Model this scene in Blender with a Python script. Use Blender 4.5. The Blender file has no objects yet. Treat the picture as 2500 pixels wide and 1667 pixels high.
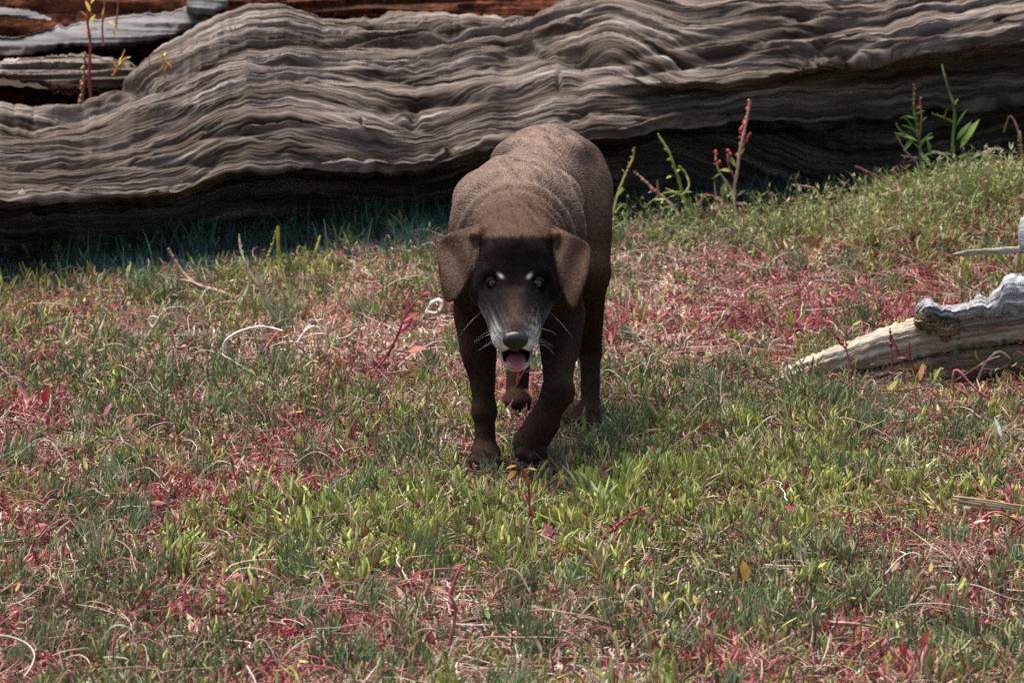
import bpy, bmesh, math, random
import numpy as np
from mathutils import Vector, Matrix

# ------------------------------------------------------------------ camera
sc = bpy.context.scene
COL = sc.collection
CAM = np.array([0.0, -6.515, 1.2]); PITCH = math.radians(8.6)
LENS = 135.7
cam_d = bpy.data.cameras.new('camera'); cam = bpy.data.objects.new('camera', cam_d); COL.objects.link(cam)
cam.location = CAM; cam.rotation_euler = (math.pi/2 - PITCH, 0, 0)
cam_d.lens = LENS; cam_d.sensor_width = 36; cam_d.sensor_fit = 'HORIZONTAL'
cam_d.clip_start = 0.1; cam_d.clip_end = 3000
cam_d.dof.use_dof = True; cam_d.dof.focus_distance = 6.3; cam_d.dof.aperture_fstop = 14
sc.camera = cam

# ------------------------------------------------------------------ sky and sun
SUN_EL = math.radians(74); SUN_AZ = math.radians(-62)      # azimuth from +Y (behind the dog), towards -X
sun_dir = Vector((math.sin(SUN_AZ)*math.cos(SUN_EL), math.cos(SUN_AZ)*math.cos(SUN_EL), math.sin(SUN_EL)))
world = bpy.data.worlds.new('World'); sc.world = world; world.use_nodes = True
wn = world.node_tree; bg = wn.nodes['Background']
sky = wn.nodes.new('ShaderNodeTexSky'); sky.sky_type = 'NISHITA'; sky.sun_disc = False
sky.sun_elevation = SUN_EL; sky.sun_rotation = SUN_AZ; sky.air_density = 1.0; sky.dust_density = 3.0; sky.ozone_density = 1.0
wn.links.new(sky.outputs[0], bg.inputs[0]); bg.inputs[1].default_value = 0.085
sun_d = bpy.data.lights.new('sun', 'SUN'); sun = bpy.data.objects.new('sun', sun_d); COL.objects.link(sun)
sun_d.energy = 3.8; sun_d.angle = math.radians(42); sun_d.color = (1.0, 0.95, 0.88)
sun.rotation_euler = sun_dir.to_track_quat('Z', 'Y').to_euler(); sun.location = (0, 0, 6)

# ------------------------------------------------------------------ exposure
sc.view_settings.view_transform = 'Standard'; sc.view_settings.look = 'None'
sc.view_settings.exposure = 1.05; sc.view_settings.gamma = 1.0; sc.view_settings.use_curve_mapping = False
sc.cycles.use_denoising = False
sc.cycles.max_bounces = 6; sc.cycles.diffuse_bounces = 3; sc.cycles.glossy_bounces = 2; sc.cycles.transmission_bounces = 3
sc.cycles.transparent_max_bounces = 4

# ------------------------------------------------------------------ helpers
random.seed(7); RNG = np.random.default_rng(11)
FPX = LENS/36*2500
cp, sp = math.cos(PITCH), math.sin(PITCH)
def ray(px, py):
    u = (np.asarray(px, float)-1250)/FPX; v = (833.5-np.asarray(py, float))/FPX
    return u, cp+v*sp, -sp+v*cp
def P(px, py, y):
    """point seen at photo pixel (px,py) whose world depth is y"""
    u, dy, dz = ray(px, py); t = (np.asarray(y, float)-CAM[1])/dy
    return np.stack(np.broadcast_arrays(CAM[0]+u*t, CAM[1]+dy*t, CAM[2]+dz*t), -1)
def ppm(y): return FPX/((y-CAM[1])*cp)          # photo pixels per metre at depth y (about)

def sstep(a, b, x):
    t = np.clip((np.asarray(x, float)-a)/(b-a), 0, 1); return t*t*(3-2*t)

_perm = np.random.default_rng(5).permutation(512); _perm = np.concatenate([_perm, _perm, _perm])
_g = np.random.default_rng(6).uniform(0, 2*math.pi, 512); _gx, _gy = np.cos(_g), np.sin(_g)
def noise2(x, y, seed=0):
    x = np.asarray(x, float)+seed*17.31; y = np.asarray(y, float)+seed*9.77
    xi = np.floor(x).astype(int); yi = np.floor(y).astype(int); xf = x-xi; yf = y-yi
    xi &= 511; yi &= 511; x1 = (xi+1) & 511; y1 = (yi+1) & 511
    def gr(a, b, fx, fy):
        h = _perm[_perm[a]+b] & 511; return _gx[h]*fx+_gy[h]*fy
    u = xf*xf*xf*(xf*(xf*6-15)+10); v = yf*yf*yf*(yf*(yf*6-15)+10)
    a = gr(xi, yi, xf, yf); b = gr(x1, yi, xf-1, yf); c = gr(xi, y1, xf, yf-1); d = gr(x1, y1, xf-1, yf-1)
    return ((a+(b-a)*u)*(1-v)+(c+(d-c)*u)*v)*1.5
def fbm(x, y, o=3, seed=0):
    s = 0; a = 1.0; t = 0
    for i in range(o):
        s = s+a*noise2(x*2**i, y*2**i, seed+i*3); t += a; a *= .5
    return s/t
def hashf(i, k=0):
    return np.modf(np.abs(np.sin(i*12.9898+k*78.233)*43758.5453))[0]

def ground_z(x, y):
    x = np.asarray(x, float); y = np.asarray(y, float)
    slope = np.interp(x, [-6, -1.3, -.4, .3, .8, 1.3, 6], [.0, .015, .06, .085, .10, .13, .16])
    z = sstep(.7, 3.1, y)*slope
    z = z+.095*np.exp(-((x-1.15)/.38)**2-((y-2.40)/.40)**2)
    return z+.012*noise2(x*2.1, y*2.1, 3)+.006*noise2(x*6, y*6, 4)
def G(px, py, dz=0.0):
    """point of the ground seen at a photo pixel"""
    u, dy, dz_ = ray(px, py); t = 8.0
    for _ in range(30):
        x = CAM[0]+u*t; y = CAM[1]+dy*t
        t = (ground_z(x, y)-CAM[2])/dz_
    x = float(CAM[0]+u*t); y = float(CAM[1]+dy*t)
    return np.array([x, y, float(ground_z(x, y))+dz])

def link(o, parent=None, label=None, cat=None, group=None, kind=None):
    COL.objects.link(o)
    if parent is not None: o.parent = parent
    if label: o['label'] = label
    if cat: o['category'] = cat
    if group: o['group'] = group
    if kind: o['kind'] = kind
    return o
def empty(name, loc, label, cat, group=None):
    o = bpy.data.objects.new(name, None); o.empty_display_size = .05; o.location = loc
    return link(o, None, label, cat, group)
def np_mesh(name, V, F, mat, parent=None, smooth=True, attrs=None, **kw):
    """V (n,3) array, F (m,k) int array -> object. parent empties sit unrotated, so children are shifted by its location"""
    V = np.asarray(V, np.float64)
    if parent is not None: V = V-np.array(world_loc(parent))
    me = bpy.data.meshes.new(name); F = np.asarray(F, np.int32); k = F.shape[1]
    me.vertices.add(len(V)); me.vertices.foreach_set('co', V.astype(np.float32).ravel())
    me.loops.add(F.size); me.loops.foreach_set('vertex_index', F.ravel())
    me.polygons.add(len(F)); me.polygons.foreach_set('loop_start', np.arange(0, F.size, k, dtype=np.int32))
    me.update(calc_edges=True); me.validate()
    if smooth: me.polygons.foreach_set('use_smooth', np.ones(len(me.polygons), bool))
    for n, (t, dom, a) in (attrs or {}).items():
        at = me.attributes.new(n, t, dom)
        at.data.foreach_set('color' if t == 'FLOAT_COLOR' else 'vector' if t == 'FLOAT_VECTOR' else 'value', np.asarray(a, np.float32).ravel())
    me.materials.append(mat)
    return link(bpy.data.objects.new(name, me), parent, **kw)
def world_loc(o):
    v = Vector(o.location)
    while o.parent is not None: o = o.parent; v = v+Vector(o.location)
    return v
def np_curves(name, pts, rad, col, mat, parent=None, **kw):
    """pts (N,K,3), rad (N,K), col (N,3) -> one curves object"""
    N, K, _ = pts.shape
    if parent is not None: pts = pts-np.array(world_loc(parent))
    c = bpy.data.hair_curves.new(name); c.add_curves([K]*N)
    c.attributes['position'].data.foreach_set('vector', pts.astype(np.float32).ravel())
    r = c.attributes.new('radius', 'FLOAT', 'POINT'); r.data.foreach_set('value', rad.astype(np.float32).ravel())
    a = c.attributes.new('col', 'FLOAT_COLOR', 'POINT')
    if col.ndim == 2: col = np.repeat(col[:, None], K, 1)
    a.data.foreach_set('color', np.concatenate([col, np.ones((N, K, 1))], 2).astype(np.float32).ravel())
    c.materials.append(mat)
    return link(bpy.data.objects.new(name, c), parent, **kw)

# ------------------------------------------------------------------ material helpers
def mat_new(name):
    m = bpy.data.materials.new(name); m.use_nodes = True
    nt = m.node_tree; b = nt.nodes['Principled BSDF']; return m, nt, b
def N(nt, t, **kw):
    n = nt.nodes.new(t)
    for k, v in kw.items(): setattr(n, k, v)
    return n
def ramp(nt, fac, stops):
    r = N(nt, 'ShaderNodeValToRGB'); e = r.color_ramp.elements
    while len(e) < len(stops): e.new(.5)
    for i, (p, c) in enumerate(stops): e[i].position = p; e[i].color = (*c, 1)
    nt.links.new(fac, r.inputs[0]); return r.outputs[0]
def tex_noise(nt, vec, scale, detail=4, rough=.55, dist=0.0):
    n = N(nt, 'ShaderNodeTexNoise'); n.inputs['Scale'].default_value = scale; n.inputs['Detail'].default_value = detail
    n.inputs['Roughness'].default_value = rough; n.inputs['Distortion'].default_value = dist
    if vec is not None: nt.links.new(vec, n.inputs['Vector'])
    return n.outputs[0]
def mapping(nt, vec, sca):
    n = N(nt, 'ShaderNodeMapping'); n.inputs['Scale'].default_value = sca; nt.links.new(vec, n.inputs[0]); return n.outputs[0]
def mix(nt, f, a, b, mode='MIX'):
    m = N(nt, 'ShaderNodeMix', data_type='RGBA', blend_type=mode)
    for s, v in ((m.inputs[0], f), (m.inputs[6], a), (m.inputs[7], b)):
        if isinstance(v, (int, float)): s.default_value = v
        elif isinstance(v, tuple): s.default_value = (*v, 1)
        else: nt.links.new(v, s)
    return m.outputs[2]
def attr_mat(name, rough=.55, spec=.3, transl=0.0, attr='col', vary=.25):
    m, nt, b = mat_new(name)
    a = N(nt, 'ShaderNodeAttribute', attribute_name=attr)
    tc = N(nt, 'ShaderNodeTexCoord'); nz = tex_noise(nt, tc.outputs['Object'], 90, 2)
    c = mix(nt, 1.0, a.outputs['Color'], ramp(nt, nz, [(.3, (1-vary,)*3), (.7, (1+vary,)*3)]), 'MULTIPLY')
    nt.links.new(c, b.inputs['Base Color']); b.inputs['Roughness'].default_value = rough
    b.inputs['Specular IOR Level'].default_value = spec
    if transl > 0:
        t = N(nt, 'ShaderNodeBsdfTranslucent'); nt.links.new(c, t.inputs[0])
        ms = N(nt, 'ShaderNodeMixShader'); ms.inputs[0].default_value = transl
        nt.links.new(b.outputs[0], ms.inputs[1]); nt.links.new(t.outputs[0], ms.inputs[2])
        nt.links.new(ms.outputs[0], nt.nodes['Material Output'].inputs[0])
    return m
def plain(name, col, rough=.6, spec=.3):
    m, nt, b = mat_new(name)
    tc = N(nt, 'ShaderNodeTexCoord'); nz = tex_noise(nt, tc.outputs['Object'], 60, 3)
    c = ramp(nt, nz, [(.3, tuple(x*.7 for x in col)), (.7, tuple(min(1, x*1.25) for x in col))])
    nt.links.new(c, b.inputs['Base Color']); b.inputs['Roughness'].default_value = rough
    b.inputs['Specular IOR Level'].default_value = spec; return m
# ================================================================== ground
m_soil, nt, b = mat_new('marsh_soil'); tc = N(nt, 'ShaderNodeTexCoord')
n1 = tex_noise(nt, tc.outputs['Object'], 6, 6, .6); n2 = tex_noise(nt, tc.outputs['Object'], 120, 4, .6)
c1 = ramp(nt, n1, [(.3, (.026, .018, .012)), (.55, (.045, .031, .020)), (.75, (.034, .033, .018))])
c2 = mix(nt, 1.0, c1, ramp(nt, n2, [(.3, (.45,)*3), (.7, (1.4,)*3)]), 'MULTIPLY')
nt.links.new(c2, b.inputs['Base Color']); b.inputs['Roughness'].default_value = .95; b.inputs['Specular IOR Level'].default_value = .1
bp = N(nt, 'ShaderNodeBump'); bp.inputs['Strength'].default_value = .8; bp.inputs['Distance'].default_value = .01
nt.links.new(n2, bp.inputs['Height']); nt.links.new(bp.outputs[0], b.inputs['Normal'])
def graded(lo, hi, far, n):
    a = np.linspace(lo, hi, n); e = np.geomspace(.3, far, 14); return np.concatenate([lo-e[::-1], a, hi+e])
xs = graded(-2.6, 2.6, 900, 150); ys = graded(-2.6, 4.6, 900, 200)
X, Y = np.meshgrid(xs, ys, indexing='ij'); GV = np.stack([X, Y, ground_z(X, Y)], -1).reshape(-1, 3)
ix = np.arange(len(xs)*len(ys)).reshape(len(xs), len(ys))
np_mesh('ground', GV, np.stack([ix[:-1, :-1], ix[1:, :-1], ix[1:, 1:], ix[:-1, 1:]], -1).reshape(-1, 4), m_soil, kind='structure')

# ================================================================== the great driftwood trunk
def wood_mat(name, stops, dark, tint=(1, 1, 1), along=2.2, across=38, bump=.9):
    """weathered wood whose grain follows the 'grain' coordinates (x along the trunk, y across the fibres)"""
    m, nt, b = mat_new(name)
    g = N(nt, 'ShaderNodeAttribute', attribute_name='grain').outputs['Vector']
    v1 = mapping(nt, g, (along, across, 1)); n1 = tex_noise(nt, v1, 1.0, 5, .62, .6)
    v2 = mapping(nt, g, (along*4, across*5.5, 1)); n2 = tex_noise(nt, v2, 1.0, 4, .6, .3)
    v3 = mapping(nt, g, (1.1, 3.2, 1)); n3 = tex_noise(nt, v3, 1.0, 5, .6, .8)
    v4 = mapping(nt, g, (26, 60, 1)); n4 = tex_noise(nt, v4, 1.0, 4, .65, .0)
    c = ramp(nt, n1, stops)
    c = mix(nt, 1.0, c, ramp(nt, n2, [(.30, (.50, .47, .45)), (.52, (1.0,)*3), (.72, (1.28,)*3)]), 'MULTIPLY')
    c = mix(nt, ramp(nt, n3, [(.47, (0, 0, 0)), (.66, (.80,)*3)]), c, dark)
    c = mix(nt, ramp(nt, n4, [(.56, (0, 0, 0)), (.72, (.55,)*3)]), c, tuple(x*.45 for x in dark))
    c = mix(nt, 1.0, c, tint, 'MULTIPLY')
    nt.links.new(c, b.inputs['Base Color']); b.inputs['Roughness'].default_value = .88; b.inputs['Specular IOR Level'].default_value = .15
    ad = N(nt, 'ShaderNodeMath', operation='ADD'); nt.links.new(n1, ad.inputs[0]); nt.links.new(n2, ad.inputs[1])
    bp = N(nt, 'ShaderNodeBump'); bp.inputs['Strength'].default_value = bump; bp.inputs['Distance'].default_value = .006
    nt.links.new(ad.outputs[0], bp.inputs['Height']); nt.links.new(bp.outputs[0], b.inputs['Normal'])
    return m
m_trunk = wood_mat('weathered_trunk', [(.32, (.030, .021, .016)), (.44, (.095, .070, .054)), (.55, (.200, .158, .132)), (.70, (.400, .342, .312))], (.066, .046, .031))
m_core = wood_mat('rotten_core', [(.25, (.020, .008, .005)), (.45, (.090, .028, .014)), (.62, (.200, .062, .026)), (.8, (.300, .120, .055))], (.015, .008, .006), along=16, across=40, bump=1.0)
m_slab = wood_mat('smooth_grey_wood', [(.25, (.055, .048, .046)), (.5, (.125, .115, .113)), (.75, (.215, .205, .205))], (.05, .04, .035), along=1.5, across=22, bump=.5)

def layers(x, f, lam, seed, amp_f=1.0, stretch=1.0):
    """flaky fibre layers: an uneven saw-tooth relief whose layers swell, pinch out and break off"""
    ph = f/lam+1.5*fbm(x*.8*stretch, f*.33/lam, 3, seed)+.25*noise2(x*4*stretch, f*.9/lam, seed+5)+.10*noise2(x*15*stretch, f*1.8/lam, seed+6)
    k = np.floor(ph); t = ph-k; w = .10+.22*hashf(k, seed); saw = np.where(t < w, t/w, 1-(t-w)/(1-w))   # steep below, easing off upward
    saw = saw**(.6+1.6*hashf(k, seed+2))
    a = .35+1.0*hashf(k, seed+4)+.9*noise2(x*2.4*stretch+k*7.3, k*1.7, seed+9)
    return (saw-.40)*np.clip(a, .0, 1.9)
KX = np.array([-1600, -900, -300, 0, 250, 440, 560, 700, 970, 1100, 1250, 1500, 1700, 1850, 2050, 2300, 2500, 3000, 3700, 4300], float)
LEDGE = np.array([470, 490, 492, 490, 484, 470, 420, 414, 420, 388, 357, 330, 302, 296, 300, 262, 240, 200, 190, 190], float)
TOP_X = [-1600, -700, -200, 0, 100, 180, 250, 330, 372, 446, 545, 600, 700, 760, 800, 950, 1068, 1180, 1259, 1328, 1366, 1500, 2000, 2500, 3200, 4300]
TOP_Y = [230, 262, 266, 264, 270, 262, 246, 185, 136, 96, 46, 14, 4, 28, 46, 34, 42, 46, 57, 34, 4, -60, -150, -240, -320, -330]
BASE_Y = np.interp(KX, [-1600, 0, 1000, 1850, 2500, 4300], [760, 730, 640, 590, 560, 560])
UNDER = np.interp(KX, [-1600, 0, 1200, 1850, 2150, 2400, 4300], [.60, .60, .60, .62, .66, .72, .74])
NC, ROWS = 1150, 470
pxs = np.concatenate([np.linspace(-1600, -350, 130, endpoint=False), np.linspace(-350, 2850, 890, endpoint=False), np.linspace(2850, 4300, 130)])
y0 = 2.62+.30*(pxs-1250)/1000+.05*np.sin(pxs/420)-.20*sstep(800, 0, pxs)
led = np.interp(pxs, KX, LEDGE); ker = np.exp(-np.linspace(-2.2, 2.2, 45)**2); ker /= ker.sum()
def smo(a): return np.convolve(np.pad(a, 22, mode='edge'), ker, 'valid')
led = smo(led)+9*noise2(pxs/90, 0*pxs, 21)+5*noise2(pxs/31, 0*pxs, 22)
top = smo(np.interp(pxs, TOP_X, TOP_Y))+7*noise2(pxs/60, 0*pxs, 23)+5*noise2(pxs/17, 0*pxs, 24)
bas = np.interp(pxs, KX, BASE_Y); und = np.interp(pxs, KX, UNDER)
w2 = sstep(1420, 1720, pxs)                                                   # second, higher ledge towards the right
l2r = np.interp(pxs, [1400, 1542, 1704, 1763, 1917, 2053, 2138, 2307, 2435, 2500, 3000, 4300], [262, 232, 202, 207, 184, 158, 146, 129, 114, 100, 40, 20])+4*noise2(pxs/40, 0*pxs, 26)
l2 = (led-.34*(led-top))*(1-w2)+l2r*w2
back = .26*sstep(1550, 2150, pxs)
def face_w(py, off):
    p = P(pxs, py, y0+off); return p
keys = []                                                                      # (row fraction, world points)
keys.append((.00, face_w(bas, und)))
keys.append((.10, face_w(led*.45+bas*.55, und*.95)))
keys.append((.185, face_w(led+np.minimum(9, .2*(bas-led)), und*.80+.03)))
keys.append((.215, face_w(led, back)))
keys.append((.27, face_w(led*.8+l2*.2, back+.02)))
keys.append((.37, face_w(l2+10, .085+.05*w2+back*.5)))
keys.append((.395, face_w(l2, .105*(1-w2)+.012*w2)))
keys.append((.52, face_w(l2*.68+top*.32, .185*(1-w2)+.10*w2)))
keys.append((.66, face_w(l2*.30+top*.70, .30*(1-w2)+.24*w2)))
keys.append((.76, face_w(top+3, .42*(1-w2)+.38*w2)))
pt = keys[-1][1]
keys.append((.78, pt+np.stack([0*pxs, 0*pxs+.03, 0*pxs+.004], -1)))
tr = sstep(1500, 1250, pxs)[:, None]                                           # hollow where the trunk has rotted, solid further right
keys.append((.82, pt+np.array((0, .09, -.05))*tr+np.array((0, .12, .03))*(1-tr)))
keys.append((.87, pt+np.array((0, .30, -.10))*tr+np.array((0, .32, .02))*(1-tr)))
keys.append((.91, pt+np.array((0, .50, .02))*tr+np.array((0, .52, -.10))*(1-tr)))
pb = pt+np.array((0, .62, -.25)); pb[:, 2] = np.minimum(pb[:, 2], .35); keys.append((.955, pb))
pg = pb.copy(); pg[:, 1] += -.05; pg[:, 2] = -.08; keys.append((1.0, pg))
rf = np.linspace(0, 1, ROWS); kf = np.array([k for k, _ in keys]); K3 = np.stack([p for _, p in keys], 1)
rf = np.interp(np.linspace(0, 1, ROWS), [0, .06, .80, .88, 1], [0, .13, .775, .88, 1])   # most rows where it shows
j = np.clip(np.searchsorted(kf, rf, side='right')-1, 0, len(kf)-2); tt = ((rf-kf[j])/(kf[j+1]-kf[j]))[None, :, None]
S = K3[:, j]*(1-tt)+K3[:, j+1]*tt
for _ in range(5): S[:, 1:-1] = S[:, 1:-1]*.5+.25*(S[:, :-2]+S[:, 2:])
for _ in range(2): S[1:-1] = S[1:-1]*.5+.25*(S[:-2]+S[2:])
# grain coordinates: f runs across the fibres
PXg = np.repeat(pxs[:, None], ROWS, 1); xw = S[..., 0]; zw = S[..., 2]
arc = np.cumsum(np.concatenate([np.zeros((len(pxs), 1)), np.linalg.norm(np.diff(S, axis=1), axis=2)], 1), 1)
i_led = np.argmin(np.abs(rf-.215)); f = arc-arc[:, i_led:i_led+1]
def bump2(cx, cy, sx, sy): return np.exp(-((PXg-cx)/sx)**2-((f-cy)/sy)**2)
f = f-.11*np.clip((PXg-1450)/1000, 0, 1.5)*sstep(.05, .30, f)                 # fibres climb to the right
f = f-.055*bump2(650, .22, 300, .16)+.040*bump2(1010, .16, 190, .10)-.025*bump2(1350, .25, 240, .12)+.02*bump2(1650, .22, 220, .1)
f = f+.022*fbm(xw*1.1, f*2.4, 2, 31)+.003*fbm(xw*5, f*9, 2, 33)
dU = np.gradient(S, axis=0); dV = np.gradient(S, axis=1); NRM = np.cross(dU, dV); NRM /= np.maximum(np.linalg.norm(NRM, axis=2), 1e-9)[..., None]
if NRM[NC//2, int(ROWS*.4), 1] > 0: NRM = -NRM
wdark = sstep(.0, .03, f+.02)
def ridge(n): return 1-2*np.abs(n)
rough_ = np.clip(.50+2.0*fbm(xw*1.7, f*5, 2, 52), .0, 1.5); fine_ = np.clip(.6+1.2*fbm(xw*3.1, f*9, 2, 53), .1, 1.6)
D = .026*layers(xw, f, .230, 1, stretch=.6)+.017*rough_*layers(xw, f, .125, 2, stretch=.7)+.0060*np.clip(fine_-.6, 0, 1)*layers(xw, f, .052, 3, stretch=1.1)
D += .0040*np.clip(rough_, 0, 1)*ridge(noise2(xw*1.5, f*19, 42))+.0034*fine_*ridge(noise2(xw*2.6, f*55, 43))+.0024*ridge(noise2(xw*5, f*110, 57))+.0016*noise2(xw*12, f*210, 44)+.003*noise2(xw*6, f*24, 54)
D += .030*fbm(xw*1.9, f*5, 3, 41)
crk = np.clip(1-np.abs(noise2(xw*1.3, f*17, 45))/.05, 0, 1)*sstep(-.05, .25, noise2(xw*1.8, f*6, 46)); D -= .032*crk
crk = np.clip(1-np.abs(noise2(xw*2.6, f*42, 49))/.07, 0, 1)*sstep(.0, .3, noise2(xw*3.3, f*9, 50)); D -= .009*crk
pit = np.clip(noise2(xw*6, f*15, 47)-.42, 0, 1)*np.clip(.4+noise2(xw*34, f*80, 48), 0, 1.4); D -= .045*pit
py_ = 833.5-FPX*np.tan(np.arctan2(S[..., 2]-CAM[2], S[..., 1]-CAM[1])+PITCH)
for cx_, cy_, sx_, sy_, sl_, d_ in ((1420, 140, 110, 17, .10, -.050), (1330, 128, 60, 12, .35, .026), (1010, 72, 130, 14, .25, -.036), (980, 180, 80, 15, -.1, -.028), (720, 152, 110, 11, .10, -.026),
        (930, 285, 90, 11, .35, -.034), (1010, 300, 14, 18, 0, -.030), (870, 330, 110, 16, .25, .028), (1150, 250, 190, 9, -.12, -.026), (1250, 215, 170, 16, -.10, .020), (80, 330, 160, 22, .0, -.024), (250, 222, 170, 10, -.05, -.040),
        (1760, 90, 240, 11, -.24, -.030), (2000, 70, 220, 10, -.26, -.026), (1900, 130, 160, 9, -.2, .018), (1600, 170, 120, 9, -.16, -.024), (2250, 90, 160, 13, -.2, -.03), (450, 260, 200, 9, -.16, .016), (560, 330, 240, 8, -.08, -.02), (300, 400, 260, 9, -.02, -.02)):
    D += d_*np.exp(-((PXg-cx_)/sx_)**2-((py_-cy_-sl_*(PXg-cx_)+6*noise2(xw*9, f*12, 55))/sy_)**2)*(.7+.6*noise2(xw*8, f*25, 56))
rows_w = sstep(.0, .06, rf)[None]*(1-.6*sstep(.78, .84, rf))[None]
nb = np.array(NRM); S2 = S+nb*(D*rows_w)[..., None]
for px_, f_, d_, sx_, sy_ in ((1365, 200, .03, 5, 22), (880, 305, .012, 4, 6)):  # a short upright check and a peg hole
    py_ = 833.5-FPX*np.tan(np.arctan2(S[..., 2]-CAM[2], S[..., 1]-CAM[1])+PITCH)
    S2 -= nb*(d_*np.exp(-((PXg-px_)/sx_)**2-((py_-f_)/sy_)**4))[..., None]
ix = np.arange(NC*ROWS).reshape(NC, ROWS)
TF_ = np.stack([ix[:-1, :-1], ix[1:, :-1], ix[1:, 1:], ix[:-1, 1:]], -1)
grain = np.stack([xw, f, 0*f], -1)
trunk = empty('fallen_driftwood_tree', (0, 2.9, .08), 'huge grey weathered driftwood trunk with wavy grain lying behind the dog', 'driftwood')
i_sp = int(np.argmin(np.abs(rf-.80)))
def sub_grid(r0, r1, name, mat):
    V = S2[:, r0:r1].reshape(-1, 3); n = r1-r0; q = np.arange(NC*n).reshape(NC, n)
    F = np.stack([q[:-1, :-1], q[1:, :-1], q[1:, 1:], q[:-1, 1:]], -1).reshape(-1, 4)
    return np_mesh(name, V, F, mat, trunk, attrs={'grain': ('FLOAT_VECTOR', 'POINT', grain[:, r0:r1].reshape(-1, 3))})
sub_grid(0, i_sp+1, 'outer_shell', m_trunk)
sub_grid(i_sp, ROWS, 'rotten_core', m_core)

# pieces inside the broken, hollow upper left of the trunk
def slab(name, top_l, bot_l, yf, yb, mat, parent, n=140, m=40, amp=.008, seed=0, lam=.03):
    """a thick plank-like sheet between two traced edges; yf/yb front and back depth"""
    tx, ty = zip(*top_l); bx_, by_ = zip(*bot_l)
    x = np.linspace(min(tx[0], bx_[0]), max(tx[-1], bx_[-1]), n)
    t_ = np.interp(x, tx, ty)+5*noise2(x/22, 0*x, seed+1)+3*noise2(x/8, 0*x, seed+6); b_ = np.maximum(np.interp(x, bx_, by_)+6*noise2(x/28, 0*x, seed+2)+3*noise2(x/9, 0*x, seed+7), t_+1)
    V = []; Gr = []
    prof = [(1, .35, yb), (1, 0, yf+.02), (.9, 0, yf)]+[(1-k/(m-1), 0, yf) for k in range(3, m-3)]+[(.08, 0, yf+.004), (0, .2, yf+.04), (0, 1, yb)]
    for q, (h, _, y_) in enumerate(prof):
        ff = 1-h; yy = y_+(.06*h*h if 0 < q < len(prof)-1 else 0)
        p = P(x, b_*(1-h)+t_*h if False else t_*ff+b_*h, np.full(n, 0.0)+yf+(.10*(1-h)+.05*abs(2*h-1)**3 if y_ != yb else yb-yf))
        V.append(p); Gr.append(np.stack([p[:, 0], p[:, 2]*1.0, 0*x], -1))
    V = np.stack(V, 1); Gr = np.stack(Gr, 1)
    dn = np.zeros(V.shape); dn[..., 1] = -.8; dn[..., 2] = .5
    V = V+dn*(amp*layers(Gr[..., 0], Gr[..., 1], lam, seed+3)+.4*amp*layers(Gr[..., 0], Gr[..., 1], lam*.4, seed+4))[..., None]
    k = V.shape[1]; q = np.arange(n*k).reshape(n, k)
    F = np.stack([q[:-1, :-1], q[:-1, 1:], q[1:, 1:], q[1:, :-1]], -1).reshape(-1, 4)
    cap = []
    o = np_mesh(name, V.reshape(-1, 3), F, mat, parent, attrs={'grain': ('FLOAT_VECTOR', 'POINT', Gr.reshape(-1, 3))})
    return o
yh = 2.42
slab('inner_slab', [(-400, 175), (0, 150), (60, 138), (200, 128), (300, 150), (345, 165)], [(-400, 205), (0, 192), (90, 200), (130, 230), (230, 225), (345, 215)], yh+.22, yh+.5, m_trunk, trunk, seed=60, amp=.02)
slab('inner_slab', [(-400, 90), (40, 92), (110, 72), (220, 52), (330, 36), (420, 30), (480, 8), (545, -30)], [(-400, 150), (40, 140), (150, 118), (260, 120), (400, 100), (480, 70), (545, 40)], yh+.42, yh+.7, m_slab, trunk, seed=64, amp=.016, lam=.05)
slab('inner_slab', [(455, -60), (500, -60), (556, -60)], [(455, 26), (478, 48), (520, 44), (556, 22)], yh+.40, yh+.6, m_slab, trunk, n=60, seed=68, amp=.012, lam=.06)
slab('inner_slab', [(-300, 20), (0, 14), (50, 20), (110, 36), (125, 44)], [(-300, 50), (0, 42), (60, 48), (125, 52)], yh+.5, yh+.62, m_slab, trunk, n=80, seed=72, amp=.006)
slab('core_wall', [(-600, -120), (700, -120)], [(-600, 190), (0, 190), (300, 175), (700, 120)], yh+.66, yh+.9, m_core, trunk, n=200, seed=76, amp=.03)
slab('core_wall', [(500, -120), (900, -60), (1500, -60)], [(500, 60), (900, 60), (1500, 60)], 3.10, 3.3, m_core, trunk, n=260, seed=80, amp=.03)
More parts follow.
